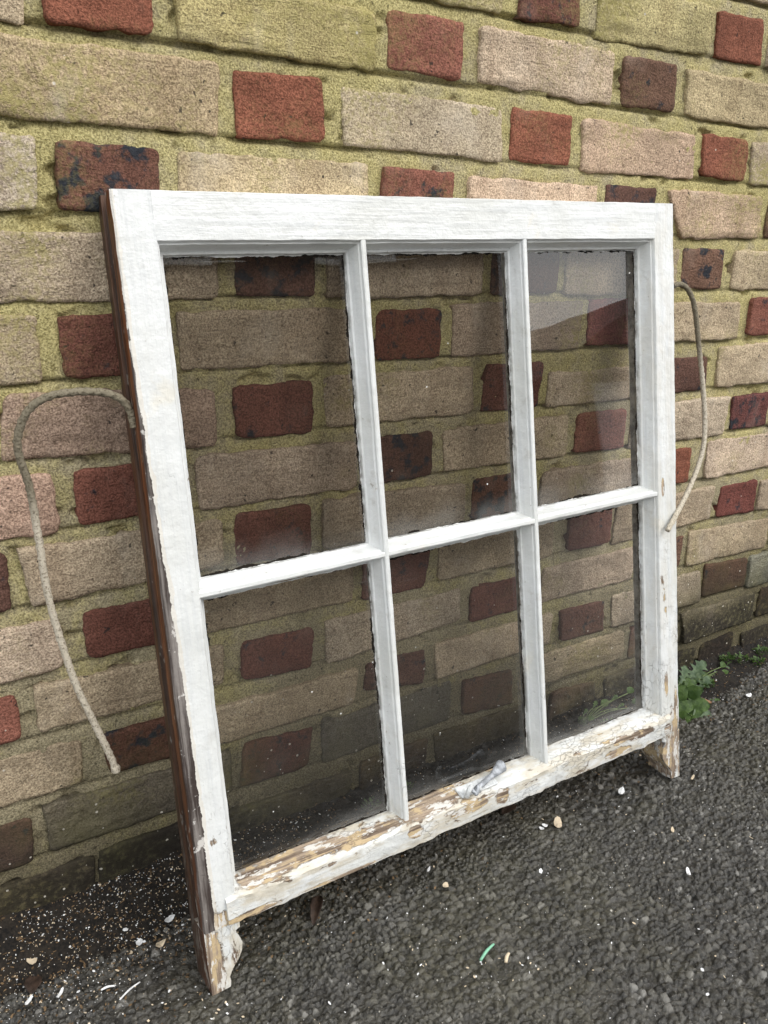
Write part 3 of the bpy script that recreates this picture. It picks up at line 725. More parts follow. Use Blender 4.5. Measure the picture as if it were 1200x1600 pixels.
# inner moulding of stiles and rails: (inset from the arris into the opening, depth)
MOULD = [(0, .0012), (.0006, .0040), (.0024, .0047), (.0032, .0070), (.0044, .0115), (.0060, .0162), (.0070, .0185), (.0096, .0192), (.0102, .0215), (.0102, GD)]
SL, SRr = .0375, .6925                                                # arris of the left and right stile
def subdiv(pts, mx=.006):
    out = []
    for i in range(len(pts)):
        a = pts[i]; b = pts[(i + 1) % len(pts)]; L = math.hypot(b[0] - a[0], b[1] - a[1]); k = max(1, int(L / mx))
        for j in range(k): out.append((a[0] + (b[0] - a[0]) * j / k, a[1] + (b[1] - a[1]) * j / k))
    return out
def stile_prof(left):
    inner = [(SL + i, d) for i, d in MOULD] + [(SL + .004, GD + .0005), (SL + .004, TH)]
    outer = [(0.0, TH), (0, .0315), (.009, .0300), (.009, .0175), (.0, .0160), (0, .0016), (.0016, 0)]   # cord groove in the edge
    pts = [(SL - .0010, 0)] + inner + outer
    if not left: pts = [(SWID - p, d) for p, d in pts]
    return subdiv(pts, .009)
def side_index(prof, left):
    out = []
    for i in range(len(prof)):
        a = prof[i]; b = prof[(i + 1) % len(prof)]; x = (a[0] + b[0]) / 2; y = (a[1] + b[1]) / 2
        x = x if left else SWID - x
        out.append(1 if (x < .0095 and y > .0009) or y > TH - .001 else 0)
    return out
for left in (True, False):
    pr = stile_prof(left)
    st = prof_extrude('stile', pr, 'z', .0725, SHT, [PM_L if left else PM_R, WOODS], sash, .00055, .004, side_index(pr, left), 3 if left else 9,
                      wear=lambda a, p, q: 1.6 if a < .2 else 1)
    st['label'] = 'left stile with its dark stained outer edge showing' if left else 'right stile with crackled paint peeling at its foot'
    # horn below the bottom rail, ogee-shaped on its inner side
    tip = .021 if left else .017
    og = [(0, .0735), (0, .04), (0, 0), (tip * .5, .0005), (tip, .0012), (tip + .0012, .008), (tip + .0005, .013), (tip + .005, .021), (tip + .012, .029), (tip + .017, .037), (tip + .0185, .046), (tip + .0165, .054), (tip + .013, .0595), (tip + .0125, .0625), (tip + .018, .0645), (tip + .0185, .0735)]
    if not left: og = [(SWID - p, t) for p, t in og]
    V = []; F = []; MI = []; nd = 6; L = len(og)
    for k in range(nd + 1):
        d = .0004 + (TH - .0004) * k / nd
        for (p, t) in og:
            nz = noise.noise_vector(Vector((p * 90, t * 90, d * 60 + 4))) * .0011
            fr = .0014 if k == 0 and 0 < (p if left else SWID - p) else 0
            V.append((p + nz.x * .8, d + (nz.y * .5 if k else 0), t + nz.z * (1 if t > .0005 else .0)))
    for k in range(nd):
        for j in range(L):
            j2 = (j + 1) % L; F.append((k * L + j, k * L + j2, (k + 1) * L + j2, (k + 1) * L + j)); MI.append(1 if j in (0, 1) else 0)
    F += [tuple(range(L)), tuple(nd * L + j for j in range(L - 1, -1, -1))]; MI += [0, 1]
    h = pyd('horn', V, F, [PM_HL if left else BARE, WOODS], st, False, MI)
    bm = bmesh.new(); bm.from_mesh(h.data); bmesh.ops.recalc_face_normals(bm, faces=bm.faces)
    bmesh.ops.triangulate(bm, faces=[f for f in bm.faces if len(f.verts) > 4]); bm.to_mesh(h.data); bm.free()
# top rail
TR0 = .7625
pts = [(SHT, .0012), (SHT - .001, 0), (TR0 + .001, .0003)] + [(TR0 - i, d + .0003) for i, d in MOULD] + [(TR0 - .004, GD + .0008), (TR0 - .004, TH - .0006), (SHT - .0004, TH - .0006)]
prof_extrude('top_rail', subdiv(pts, .009), 'x', SL - .0012, SRr + .0012, [PM_T], sash, .0005, .004, None, 15)
# bottom rail, proud of the stiles, sloping back from a ridge to the glass
pts = [(.0735, -.0035), (.0725, .002), (.0730, TH - .0007), (.1040, TH - .0007), (.1040, GD + .001), (.1125, GD - .0005), (.1118, .021), (.1095, .012), (.1062, .003), (.1022, -.0030), (.0990, -.0050), (.0860, -.0048)]
br = prof_extrude('bottom_rail', subdiv(pts, .005), 'x', .026, .7085, [PM_B], sash, .0011, .0035, None, 27, wear=lambda a, p, q: 1.5 + .8 * math.sin(a * 31) if p < .105 else 1.0)
# glazing bars
BAR = [(.0018, 0), (.0030, .0009), (.0032, .0042), (.0047, .0048), (.0056, .0075), (.0066, .0120), (.0080, .0168), (.0087, .0188), (.0108, .0194), (.0112, .0215), (.0112, GD), (.0045, GD + .0008), (.0045, .0400)]
def bar_prof(c, dd=0.0):
    return [(c + a, d + dd) for a, d in BAR] + [(c - a, d + dd) for a, d in reversed(BAR)]
VB = (.2555, .4745); HB = .4285
for i, c in enumerate(VB):
    prof_extrude('glazing_bar', subdiv(bar_prof(c, .0006), .005), 'z', .100, TR0 + .006, [PM_V], sash, .00030, .004, None, 31 + i * 7)
segs = [(SL - .001, VB[0] - .001), (VB[0] + .001, VB[1] - .001), (VB[1] + .001, SRr + .001)]
for i, (a, b) in enumerate(segs):
    prof_extrude('glazing_bar', subdiv(bar_prof(HB, .0010), .005), 'x', a, b, [PM_H], sash, .00038, .004, None, 51 + i * 5)

# ------------------------------------------------------------------ glass
def glass_mat():
    m = NT('old_glass'); uv = m.n('UVMap').outputs[0]; u, v, _ = m.sep(uv)
    at = m.n('Attribute', attribute_name='dims').outputs['Vector']; W, H, _k = m.sep(at)
    co = m.n('TexCoord').outputs['Object']
    dl, dr, db, dt = u, m.sub(W, u), v, m.sub(H, v)
    en = m.sub(m.noise(co, 75, 5, .65), .5); en2 = m.sub(m.noise(co, 26, 3, .6), .5)
    # ragged lip of paint left on the glass along the rebate, and black grime at its foot
    lim = m.add(.0004, m.add(m.mul(en, .006), m.mul(en2, .005)))
    dside = m.mn(m.mn(dl, m.add(dt, -.001)), m.mn(dr, m.add(db, .0005)))
    lip = m.math('LESS_THAN', dside, lim)
    brk = m.sstep(m.noise(co, 18, 3), .42, .52)
    blk = m.math('LESS_THAN', m.mn(m.mn(dr, dt), m.mn(m.add(dl, .001), db)), m.add(.0028, m.add(m.mul(m.sub(m.noise(co, 45, 6, .75), .5), .013), m.mul(m.sub(brk, 1), .0035))))
    film = m.noise(co, 7, 4, .6, .8); bot = m.sub(1, m.sstep(m.add(db, m.mul(en2, .03)), .0, .035))
    scv = m.noise(m.scale(co, (14, 14, 260)), 1, 2); scr = m.mul(m.sstep(scv, .69, .74), m.sub(1, m.sstep(dt, .01, .05)))
    haze = m.add(.006, m.add(m.mul(m.sstep(film, .5, .8), .03), m.add(m.mul(m.math('MULTIPLY', bot, m.sstep(film, .35, .6)), .16), m.mul(scr, .16))))
    sv = m.n('TexVoronoi'); m.put(sv.inputs['Vector'], co); sv.inputs['Scale'].default_value = 150; scn = m.n('SeparateColor'); m.put(scn.inputs[0], sv.outputs['Color'])
    zz = m.sep(co)[2]; dens = m.add(.003, m.mul(m.sub(1, m.sstep(zz, .10, .40)), .012))
    sp = m.mul(m.math('LESS_THAN', scn.outputs[0], dens), m.math('LESS_THAN', sv.outputs['Distance'], m.mul(scn.outputs[1], .20)))
    fr = m.n('Fresnel'); fr.inputs[0].default_value = 1.52
    tr = m.n('BsdfTransparent'); tr.inputs[0].default_value = (.985, .99, .98, 1)
    gl = m.n('BsdfGlossy'); gl.inputs[1].default_value = .012; m.put(gl.inputs['Normal'], m.bump(m.noise(co, 5, 2), .0012, .35))
    a = m.n('MixShader'); m.put(a.inputs[0], m.math('MINIMUM', m.mul(fr.outputs[0], 1.75), 1)); m.put(a.inputs[1], tr.outputs[0]); m.put(a.inputs[2], gl.outputs[0])
    df = m.n('BsdfDiffuse'); df.inputs[0].default_value = (.42, .42, .40, 1)
    b = m.n('MixShader'); m.put(b.inputs[0], haze); m.put(b.inputs[1], a.outputs[0]); m.put(b.inputs[2], df.outputs[0])
    pk = m.n('BsdfDiffuse'); m.put(pk.inputs[0], m.mix(m.noise(co, 200, 3), (.45, .44, .40), (.85, .86, .85)))
    bk = m.n('BsdfDiffuse'); bk.inputs[0].default_value = (.02, .017, .014, 1)
    c1 = m.n('MixShader'); m.put(c1.inputs[0], blk); m.put(c1.inputs[1], b.outputs[0]); m.put(c1.inputs[2], bk.outputs[0])
    c2 = m.n('MixShader'); m.put(c2.inputs[0], m.mx(lip, sp)); m.put(c2.inputs[1], c1.outputs[0]); m.put(c2.inputs[2], pk.outputs[0])
    return m.done(c2.outputs[0])
GLASS = glass_mat()
cols = [(SL + .0102, VB[0] - .0112), (VB[0] + .0112, VB[1] - .0112), (VB[1] + .0112, SRr - .0102)]
rws = [(HB + .0112, TR0 - .0102), (.1115, HB - .0112)]
for r_i, (z0, z1) in enumerate(rws):
    for c_i, (x0, x1) in enumerate(cols):
        g = .0015; x0g, x1g, z0g, z1g = x0 - g, x1 + g, z0 - g, z1 + g; yf, yb = GD - .0012, GD + .0018
        ty = random.uniform(-.0006, .0006)
        V = [(x0g, yf + ty, z0g), (x1g, yf, z0g), (x1g, yf - ty, z1g), (x0g, yf, z1g)]
        me = bpy.data.meshes.new('glass_pane'); me.from_pydata(V, [], [(0, 1, 2, 3)])
        uvl = me.uv_layers.new(name='UVMap')
        for li, (a, b) in enumerate(((-g, -g), (x1 - x0 + g, -g), (x1 - x0 + g, z1 - z0 + g), (-g, z1 - z0 + g))): uvl.data[li].uv = (a, b)
        at = me.attributes.new('dims', 'FLOAT_VECTOR', 'POINT')
        for k in range(4): at.data[k].vector = (x1 - x0, z1 - z0, 0)
        o = link('glass_pane', me, GLASS, sash, False)

# ------------------------------------------------------------------ catch on the bottom rail, nail hole, cords
METAL = plain('dull_zinc', (.34, .36, .385), .5, .5, .35, 160, .0014, .2); LUMP = plain('painted_iron', (.62, .64, .64), .6, .4, .18, 180, .0010)
def tube(name, pts, rad, mat, parent=None, seg=10, twist=0.0, rough=.0, sub=4, cap=True):
    P = [Vector(p) for p in pts]; Q = []
    for i in range(len(P) - 1):
        p0 = P[max(i - 1, 0)]; p1 = P[i]; p2 = P[i + 1]; p3 = P[min(i + 2, len(P) - 1)]
        for k in range(sub):
            t = k / sub; Q.append(.5 * ((2 * p1) + (-p0 + p2) * t + (2 * p0 - 5 * p1 + 4 * p2 - p3) * t * t + (-p0 + 3 * p1 - 3 * p2 + p3) * t ** 3))
    Q.append(P[-1]); V = []; F = []; n = len(Q); N0 = Vector((0, 1, 0)); dist = 0
    for i, c in enumerate(Q):
        T = (Q[min(i + 1, n - 1)] - Q[max(i - 1, 0)]).normalized(); A = N0.cross(T).normalized(); B = T.cross(A)
        if i: dist += (Q[i] - Q[i - 1]).length
        r = rad(i / (n - 1)) if callable(rad) else rad
        for k in range(seg):
            a = 2 * math.pi * k / seg; rr = r * (1 + twist * math.sin(3 * a + dist * 650)) + rough * noise.noise(c * 400 + Vector((math.cos(a), math.sin(a), 0)))
            V.append(c + (A * math.cos(a) + B * math.sin(a)) * rr)
    for i in range(n - 1):
        for k in range(seg): F.append((i * seg + k, i * seg + (k + 1) % seg, (i + 1) * seg + (k + 1) % seg, (i + 1) * seg + k))
    if cap: F += [tuple(range(seg - 1, -1, -1)), tuple((n - 1) * seg + k for k in range(seg))]
    return pyd(name, V, F, mat, parent)
catch = pyd('sash_catch', *(lambda: ([(.335, .000, .1045), (.392, .000, .1045), (.392, .016, .1105), (.335, .016, .1105), (.335, -.003, .1075), (.392, -.003, .1075), (.392, .014, .1140), (.335, .014, .1140)],
    [(0, 1, 5, 4), (1, 2, 6, 5), (2, 3, 7, 6), (3, 0, 4, 7), (4, 5, 6, 7), (3, 2, 1, 0)]))(), LUMP, sash, False)
catch['label'] = 'small grey metal catch with a flared end fixed on the bottom rail'
bv = catch.modifiers.new('bevel', 'BEVEL'); bv.width = .0018; bv.segments = 2
tube('rod', [(.352, -.0045, .1120), (.360, -.003, .1135), (.370, -.001, .1155), (.380, .001, .1175), (.390, .003, .1195)], lambda t: .0035, METAL, catch, 14)
tube('cup', [(.386, .0022, .1185), (.391, .0032, .1198), (.397, .0045, .1212), (.403, .0058, .1228), (.404, .0060, .1230)], lambda t: .0040 + .0040 * min(1, t * 1.3) - (.004 if t > .99 else 0), METAL, catch, 18)
tube('bracket', [(.340, -.004, .1085), (.3405, -.0062, .1140), (.343, -.0070, .1190), (.3465, -.0060, .1200)], .0032, LUMP, catch, 10)
tube('bracket', [(.3585, -.004, .1085), (.3580, -.0062, .1130), (.356, -.0066, .1160)], .0030, LUMP, catch, 10)
tube('hook', [(.344, -.0055, .1185), (.3475, -.0085, .1140), (.3505, -.0095, .1100), (.3535, -.0085, .1140), (.3565, -.0050, .1175)], .0024, METAL, catch, 10)
tube('nail_hole', [(VB[0] + .0005, .0006, .4262), (VB[0] + .0005, -.0012, .4262), (VB[0] + .0005, -.0014, .4262)], lambda t: .0027 if t < .9 else .0020, plain('rusty_nail', (.42, .30, .17), .8, .2, .35, 600), sash, 12)

def cord_mat(name, a, b):
    m = NT(name); co = m.n('NewGeometry').outputs['Position']; f = m.noise(co, 500, 3); g = m.noise(co, 22, 3)
    z = m.sep(co)[2]
    c = m.mix(m.sstep(m.add(m.mul(g, .4), m.sstep(z, a, b)), .35, .95), (.50, .45, .36), (.20, .175, .125)); c = m.mix(m.sstep(f, .5, .68), c, m.mix(1, c, (.45, .43, .4), 'MULTIPLY'))
    return m.done(m.bsdf(c, .85, m.bump(f, .0012, 1), .25))
LC = [(-0.0061, -0.064, -0.3389), (-0.0073, -0.062, -0.3271), (-0.0121, -0.062, -0.3158), (-0.0222, -0.062, -0.3079), (-0.0376, -0.06, -0.3037), (-0.0596, -0.058, -0.3031), (-0.08, -0.055, -0.3068), (-0.0956, -0.05, -0.3192), (-0.1045, -0.045, -0.341), (-0.1046, -0.042, -0.3606), (-0.098, -0.04, -0.3923), (-0.0942, -0.04, -0.4419), (-0.0906, -0.042, -0.501), (-0.0818, -0.045, -0.5567), (-0.0722, -0.05, -0.6034), (-0.0581, -0.055, -0.6495), (-0.0472, -0.06, -0.6846), (-0.0423, -0.062, -0.7046)]
RC = [(0.7585, -0.035, -0.2176), (0.7685, -0.035, -0.2151), (0.7813, -0.036, -0.2176), (0.7937, -0.038, -0.2288), (0.8034, -0.042, -0.2505), (0.8134, -0.05, -0.2989), (0.8223, -0.06, -0.3528), (0.8249, -0.07, -0.3978), (0.8194, -0.08, -0.4331), (0.8023, -0.09, -0.4622), (0.7682, -0.105, -0.492), (0.7232, -0.125, -0.5155), (0.699, -0.133, -0.5334)]
inv = sash.matrix_world.inverted()
c1 = tube('sash_cord', [inv @ Vector(p) for p in LC], lambda t: .0036 if t < .975 else .0047, cord_mat('cord_dirty', -.48, -.34), sash, 12, .09, .0007, 26)
c1['label'] = 'long grey sash cord arching out of the left edge of the sash and hanging to a cut pale end'
c2 = tube('sash_cord', [inv @ Vector(p) for p in RC], lambda t: .0035, cord_mat('cord_grey', -.38, -.24), sash, 12, .09, .0007, 26)
c2['label'] = 'short grey sash cord looping from the right edge and ending in front of the right stile'
# ------------------------------------------------------------------ loose debris
def flat_mat(name, c, rough=.7, var=.15): return plain(name, c, rough, .3, var, 120, .0004)
WHITE_F = flat_mat('flaked_paint', (.74, .75, .75)); CREAM_F = flat_mat('cream_flake', (.60, .50, .36)); LEAF_B = flat_mat('dead_leaf_brown', (.038, .024, .017), .6, .4)
LEAF_T = flat_mat('dead_leaf_tan', (.26, .15, .085), .7, .3)
def surf(x, y):
    a = gz(x) + .0002
    if y > -.14:
        s = float(soil_h(np.array([x]), np.array([y]))[0]); return max(a, s)
    return a
def chips(name, items, mat, label, cat):
    V, F = [], []
    for (x, y, L, W, z) in items:
        k = random.choice((4, 5, 5, 6)); a0 = random.uniform(0, 6.28); tx, ty = random.gauss(0, .22), random.gauss(0, .22); b = len(V); th = .0004 + L * .06
        ro = random.uniform(0, 3.14); cr, sr = math.cos(ro), math.sin(ro)
        for zz in (0, th):
            for i in range(k):
                a = a0 + 2 * math.pi * (i + random.uniform(-.2, .2)) / k; px, py = L * math.cos(a) * .5, W * math.sin(a) * .5
                qx, qy = px * cr - py * sr, px * sr + py * cr
                V.append((x + qx, y + qy, z + .0006 + tx * qx + ty * qy + zz))
        F.append(tuple(b + k + i for i in range(k))); F.append(tuple(b + k - 1 - i for i in range(k)))
        for i in range(k): F.append((b + i, b + (i + 1) % k, b + k + (i + 1) % k, b + k + i))
    o = pyd(name, V, F, mat, None, False); return tag(o, label, cat, None, 'stuff')
it = []
for _ in range(2900):                                                 # crumbs on the soil, thickest at the left
    x = random.choice((random.triangular(-.32, .30, -.10), random.triangular(-.3, .25, 0), random.uniform(-.3, 1.4))); y = -abs(random.gauss(.05, .045))
    if y < -.2: continue
    L = min(.0065, random.lognormvariate(math.log(.00115), .5)); it.append((x, y, L, L * random.uniform(.3, .8), surf(x, y)))
for _ in range(1500):
    x = random.uniform(-.3, 1.35); y = random.uniform(-.6, -.1)
    if random.random() < (x + .1) * .5: continue
    L = min(.006, random.lognormvariate(math.log(.0013), .5)); it.append((x, y, L, L * random.uniform(.25, .8), surf(x, y)))
for (cx_, cy_) in ((.21, -.27), (-.037, -.16), (-.12, -.13), (.009, -.207), (.15, -.37), (.32, -.33), (.26, -.31)):
    for _ in range(8):
        x = random.gauss(cx_, .013); y = random.gauss(cy_, .010); L = random.uniform(.001, .0045); it.append((x, y, L, L * random.uniform(.3, .8), surf(x, y)))
chips('paint_crumbs', it[::2], WHITE_F, 'white crumbs of flaked paint and grit strewn over the soil and asphalt', 'debris')
chips('paint_crumbs', it[1::2], CREAM_F, 'cream and beige crumbs of flaked paint strewn over the soil and asphalt', 'debris')
it = []
for _ in range(2600):
    x = random.choice((random.uniform(-.3, .25), random.uniform(-.3, 1.4))); y = -abs(random.gauss(.05, .06)); L = random.uniform(.0012, .005)
    it.append((x, y, L, L * random.uniform(.15, .7), surf(x, y)))
chips('wood_crumbs', it, flat_mat('litter_brown', (.13, .085, .045), .85, .5), 'brown crumbs of rotten wood and dry litter on the soil', 'debris')

def flake(name, x, y, L, W, mat, label, cat='paint flake', curl=.15, rot=None, group=None, n=9):
    rot = random.uniform(0, 3.1) if rot is None else rot; V, F = [], []; rad = [random.uniform(.72, 1.1) for _ in range(n)]
    top = []; z0 = surf(x, y) + .0012
    for k in range(n):
        a = 2 * math.pi * k / n; px, py = L / 2 * math.cos(a) * rad[k], W / 2 * math.sin(a) * rad[k]
        top.append((px * math.cos(rot) - py * math.sin(rot), px * math.sin(rot) + py * math.cos(rot), curl * (px * px) / L * 4 + random.uniform(0, .0008)))
    th = .0007
    V = [(0, 0, .0004)] + top + [(0, 0, .0004 - th)] + [(p[0], p[1], p[2] - th) for p in top]
    for k in range(n):
        k2 = (k + 1) % n; F += [(0, 1 + k, 1 + k2), (n + 1, n + 2 + k2, n + 2 + k), (1 + k, n + 2 + k, n + 2 + k2, 1 + k2)]
    o = pyd(name, V, F, mat, None, False); o.location = (x, y, z0); return tag(o, label, cat, group)
flake('paint_flake', .634, -.173, .023, .009, WHITE_F, 'largest white paint flake, lying alone in front of the right end of the sash', rot=.5)
flake('paint_flake', .508, -.176, .026, .012, CREAM_F, 'cream flake with a pointed end on the asphalt under the middle of the bottom rail', rot=.9)
flake('paint_flake', .491, -.170, .009, .006, WHITE_F, 'right one of two small white flakes touching beside the cream flake')
flake('paint_flake', .483, -.172, .008, .006, WHITE_F, 'left one of two small white flakes beside the cream flake')
flake('paint_flake', .311, -.188, .010, .008, CREAM_F, 'beige rounded flake on the asphalt below the left half of the bottom rail')
flake('paint_flake', .309, -.155, .010, .004, WHITE_F, 'thin white flake nearest the underside of the bottom rail', rot=.6)
flake('paint_flake', .585, -.330, .013, .006, WHITE_F, 'white flake alone in the middle of the open asphalt at right')
flake('paint_flake', .631, -.267, .014, .005, CREAM_F, 'slim beige flake on the asphalt at right between two white ones', rot=.8)
flake('paint_flake', .005, -.066, .014, .010, WHITE_F, 'white flake on the soil close behind the left foot of the sash')
flake('paint_flake', -.034, -.078, .010, .008, WHITE_F, 'bright white round flake on the soil left of the sash foot')
flake('paint_flake', -.015, -.093, .013, .009, CREAM_F, 'tan curled flake where soil meets asphalt left of the sash foot', curl=.3)
flake('paint_flake', -.142, -.052, .012, .009, CREAM_F, 'pale brown flake on the soil near the left edge of the picture')
flake('paint_flake', -.155, -.092, .015, .004, WHITE_F, 'long white sliver on the soil at the far left', rot=.7)
flake('paint_flake', .748, -.206, .014, .004, CREAM_F, 'slim pinkish flake on the asphalt just right of the right horn', rot=.4)
flake('paint_flake', -.125, -.100, .014, .004, WHITE_F, 'white splinter on the black soil left of the stick', rot=.9)
flake('paint_flake', 1.02, -.105, .016, .009, WHITE_F, 'white flake on the soil at the right edge beyond the weed')
def sliver(name, p0, p1, r, mat, label, cat):
    z = max(surf(*p0), surf(*p1)) + r; o = tube(name, [(p0[0], p0[1], z), ((p0[0] + p1[0]) / 2, (p0[1] + p1[1]) / 2 + .001, z + .0008), (p1[0], p1[1], z)], lambda t: r * (1 - .5 * abs(t - .4)), mat, None, 6)
    return tag(o, label, cat)
sliver('plastic_strip', (.276, -.299), (.303, -.289), .0019, flat_mat('green_plastic', (.22, .48, .33), .4), 'small mint green sliver lying on the asphalt in the foreground', 'litter')
sliver('wood_chip', (.298, -.316), (.309, -.308), .0022, CREAM_F, 'short cream stub lying beside the green sliver', 'litter')
sliver('twig', (-.075, -.140), (-.050, -.129), .0011, WHITE_F, 'pale straight twig on the asphalt left of the sash foot, lower one', 'twig')
sliver('twig', (-.088, -.118), (-.074, -.120), .0013, WHITE_F, 'short pale splinter above the lower twig left of the sash foot', 'twig')
sliver('straw', (.845, -.045), (.853, -.085), .0009, flat_mat('straw_tan', (.38, .30, .18)), 'dry straw stalk standing in the soil right of the weed', 'twig')
def dead_leaf(x, y, L, W, rot, mat, label, curl):
    V, F = [], []; nu, nv = 12, 6
    for a in range(nu + 1):
        u = a / nu; half = W / 2 * math.sin(math.pi * min(1, u * .96 + .03)) ** .7
        for b in range(nv + 1):
            v = b / nv * 2 - 1; px = (u - .5) * L; py = v * half * (1 + .18 * noise.noise(Vector((u * 9, v * 3, x * 50)))); pz = curl * (v * v) * half + curl * .6 * math.sin(u * 3.1) * L * .35 + .0018 * noise.noise(Vector((u * 7, v * 5, 2)))
            V.append((px * math.cos(rot) - py * math.sin(rot), px * math.sin(rot) + py * math.cos(rot), pz))
    for a in range(nu):
        for b in range(nv): i = a * (nv + 1) + b; F.append((i, i + 1, i + nv + 2, i + nv + 1))
    o = pyd('dead_leaf', V, F, mat); o.location = (x, y, surf(x, y) + .002); s = o.modifiers.new('thick', 'SOLIDIFY'); s.thickness = .0005
    return tag(o, label, 'leaf')
dead_leaf(.157, -.141, .046, .014, .9, LEAF_B, 'curled dark brown dead leaf under the left part of the bottom rail', .7)
dead_leaf(-.146, -.074, .024, .018, 1.2, LEAF_B, 'crumpled brown leaf on the soil near the left edge', .35)
dead_leaf(.470, -.120, .030, .016, .2, LEAF_B, 'small reddish brown leaf on the asphalt behind the cream flake', .3)
dead_leaf(.93, -.085, .034, .018, .1, LEAF_T, 'brown broken leaf on the soil right of the weed', .4)

# ------------------------------------------------------------------ weeds
def leaf_mat(name, a, b):
    m = NT(name); co = m.n('TexCoord').outputs['Object']; f = m.noise(co, 90, 3); g = m.noise(co, 900, 2)
    c = m.mix(m.sstep(f, .35, .65), a, b); t = m.n('BsdfTranslucent'); m.put(t.inputs[0], m.mix(1, c, (1.2, 1.5, .5), 'MULTIPLY'))
    x = m.n('MixShader'); x.inputs[0].default_value = .22; m.put(x.inputs[1], m.bsdf(c, .55, m.bump(m.noise(co, 320, 3), .0012), .35)); m.put(x.inputs[2], t.outputs[0]); return m.done(x.outputs[0])
GR1 = leaf_mat('weed_leaf_green', (.038, .075, .018), (.085, .145, .036)); GR2 = leaf_mat('weed_leaf_greygreen', (.06, .10, .05), (.125, .18, .095)); STEM = flat_mat('weed_stem', (.12, .16, .06), .6, .3)
LOBED = [(0, .04), (.18, .05), (.25, .16), (.32, .07), (.42, .10), (.50, .26), (.58, .11), (.66, .13), (.72, .24), (.80, .12), (.88, .13), (.93, .07), (1, 0)]
ROUND = [(0, .02), (.12, .15), (.25, .27), (.4, .35), (.55, .37), (.7, .33), (.82, .25), (.92, .14), (1, 0)]
def leaf(base, direction, normal, L, shape, mat, parent, droop=.25):
    D = direction.normalized(); Nn = (normal - D * normal.dot(D)).normalized(); S = D.cross(Nn); V, F = [], []
    for (u, w) in shape:
        w = w * L * (1 + random.uniform(-.12, .12))
        for v in (-1, -.5, 0, .5, 1):
            pt = D * (u * L) + S * (v * w) + Nn * (.22 * abs(v) * w - droop * u * u * L + .03 * L * math.sin(u * 11 + v * 2)); V.append(base + pt)
    for a in range(len(shape) - 1):
        for b in range(4): i = a * 5 + b; F.append((i, i + 1, i + 6, i + 5))
    return pyd('leaf', V, F, mat, parent)
def weed(loc, targets, label, cat='weed'):
    root = bpy.data.objects.new('weed', None); COL.objects.link(root); root.location = loc; tag(root, label, cat); L0 = Vector(loc)
    for (tx, ty, tz, L, kind, mt) in targets:
        T = Vector((tx, ty, tz)) - L0; out = Vector((T.x, T.y, 0)); out = out.normalized() if out.length > .002 else Vector((0, -1, 0)); d = (out * .8 + Vector((0, 0, .45)) + Vector((random.gauss(0, .25), random.gauss(0, .25), 0)))
        d.normalize(); b = T - d * L * .5
        tube('stem', [(0, 0, -.004), b * .5 + Vector((0, 0, .006)), b], .0009, STEM, root, 5, sub=3)
        leaf(b, d, Vector((random.gauss(-.35, .2), random.gauss(-.55, .2), 1)), L, LOBED if kind else ROUND, mt, root)
    return root
weed((.845, -.055, surf(.845, -.055)), [(0.8884, -0.0850, -0.9099, 0.034, 0, GR1), (0.9231, -0.0700, -0.8938, 0.034, 0, GR1), (0.9089, -0.0500, -0.8682, 0.041, 1, GR1), (0.9538, -0.0400, -0.8781, 0.046, 1, GR2), (0.9325, -0.1000, -0.9126, 0.032, 0, GR1), (0.9524, -0.0450, -0.8566, 0.057, 1, GR2), (0.9707, -0.0500, -0.8878, 0.051, 1, GR2), (0.9902, -0.0600, -0.9134, 0.048, 1, GR2), (0.9189, -0.0450, -0.8562, 0.046, 1, GR2), (1.0122, -0.0450, -0.9018, 0.034, 1, GR2), (0.9072, -0.0750, -0.8744, 0.032, 0, GR1), (0.9034, -0.0900, -0.8897, 0.039, 0, GR1), (0.9475, -0.0850, -0.9079, 0.044, 1, GR1), (0.8805, -0.0800, -0.8907, 0.034, 0, GR1), (0.8987, -0.1050, -0.9020, 0.041, 0, GR2), (0.8650, -0.0900, -0.9048, 0.034, 0, GR1), (0.9115, -0.0600, -0.8687, 0.040, 1, GR1), (0.9686, -0.0600, -0.9034, 0.041, 1, GR1), (0.8789, -0.0700, -0.8726, 0.034, 0, GR1), (0.8890, -0.0900, -0.8976, 0.034, 0, GR1), (0.9807, -0.0350, -0.8854, 0.041, 1, GR1), (0.9270, -0.0500, -0.9030, 0.039, 1, GR1), (0.9726, -0.0550, -0.9212, 0.041, 1, GR1), ], 'leafy green weed with lobed and rounded leaves at the wall foot beside the right stile')
weed((.70, -.03, surf(.70, -.03)), [(0.7024, -0.0300, -0.8741, 0.016, 1, GR1), (0.7224, -0.0300, -0.8660, 0.018, 1, GR1), (0.7509, -0.0250, -0.8747, 0.017, 0, GR1), (0.7664, -0.0300, -0.8671, 0.016, 1, GR1), (0.8032, -0.0300, -0.8633, 0.016, 0, GR1), (0.7661, -0.0450, -0.8733, 0.016, 1, GR1), (0.7090, -0.0350, -0.8850, 0.013, 0, GR1), (0.8163, -0.0300, -0.8912, 0.017, 1, GR1), ], 'low dark green weed seen through the lower right pane')
weed((.945, -.04, surf(.945, -.04)), [(1.0479, -0.0300, -0.8802, 0.017, 0, GR1), (1.0547, -0.0350, -0.8899, 0.017, 0, GR2), (1.0703, -0.0300, -0.8887, 0.016, 0, GR1), (1.0405, -0.0400, -0.8889, 0.015, 0, GR1), ], 'tiny seedling in the soil just right of the leafy weed')
weed((1.10, -.045, surf(1.10, -.045)), [(1.1613, -0.0300, -0.9019, 0.021, 1, GR1), (1.1787, -0.0300, -0.9010, 0.021, 1, GR1), (1.1590, -0.0400, -0.9099, 0.018, 0, GR1), (1.1288, -0.0400, -0.8993, 0.016, 0, GR1), ], 'small green weed on the soil at the right edge of the picture')

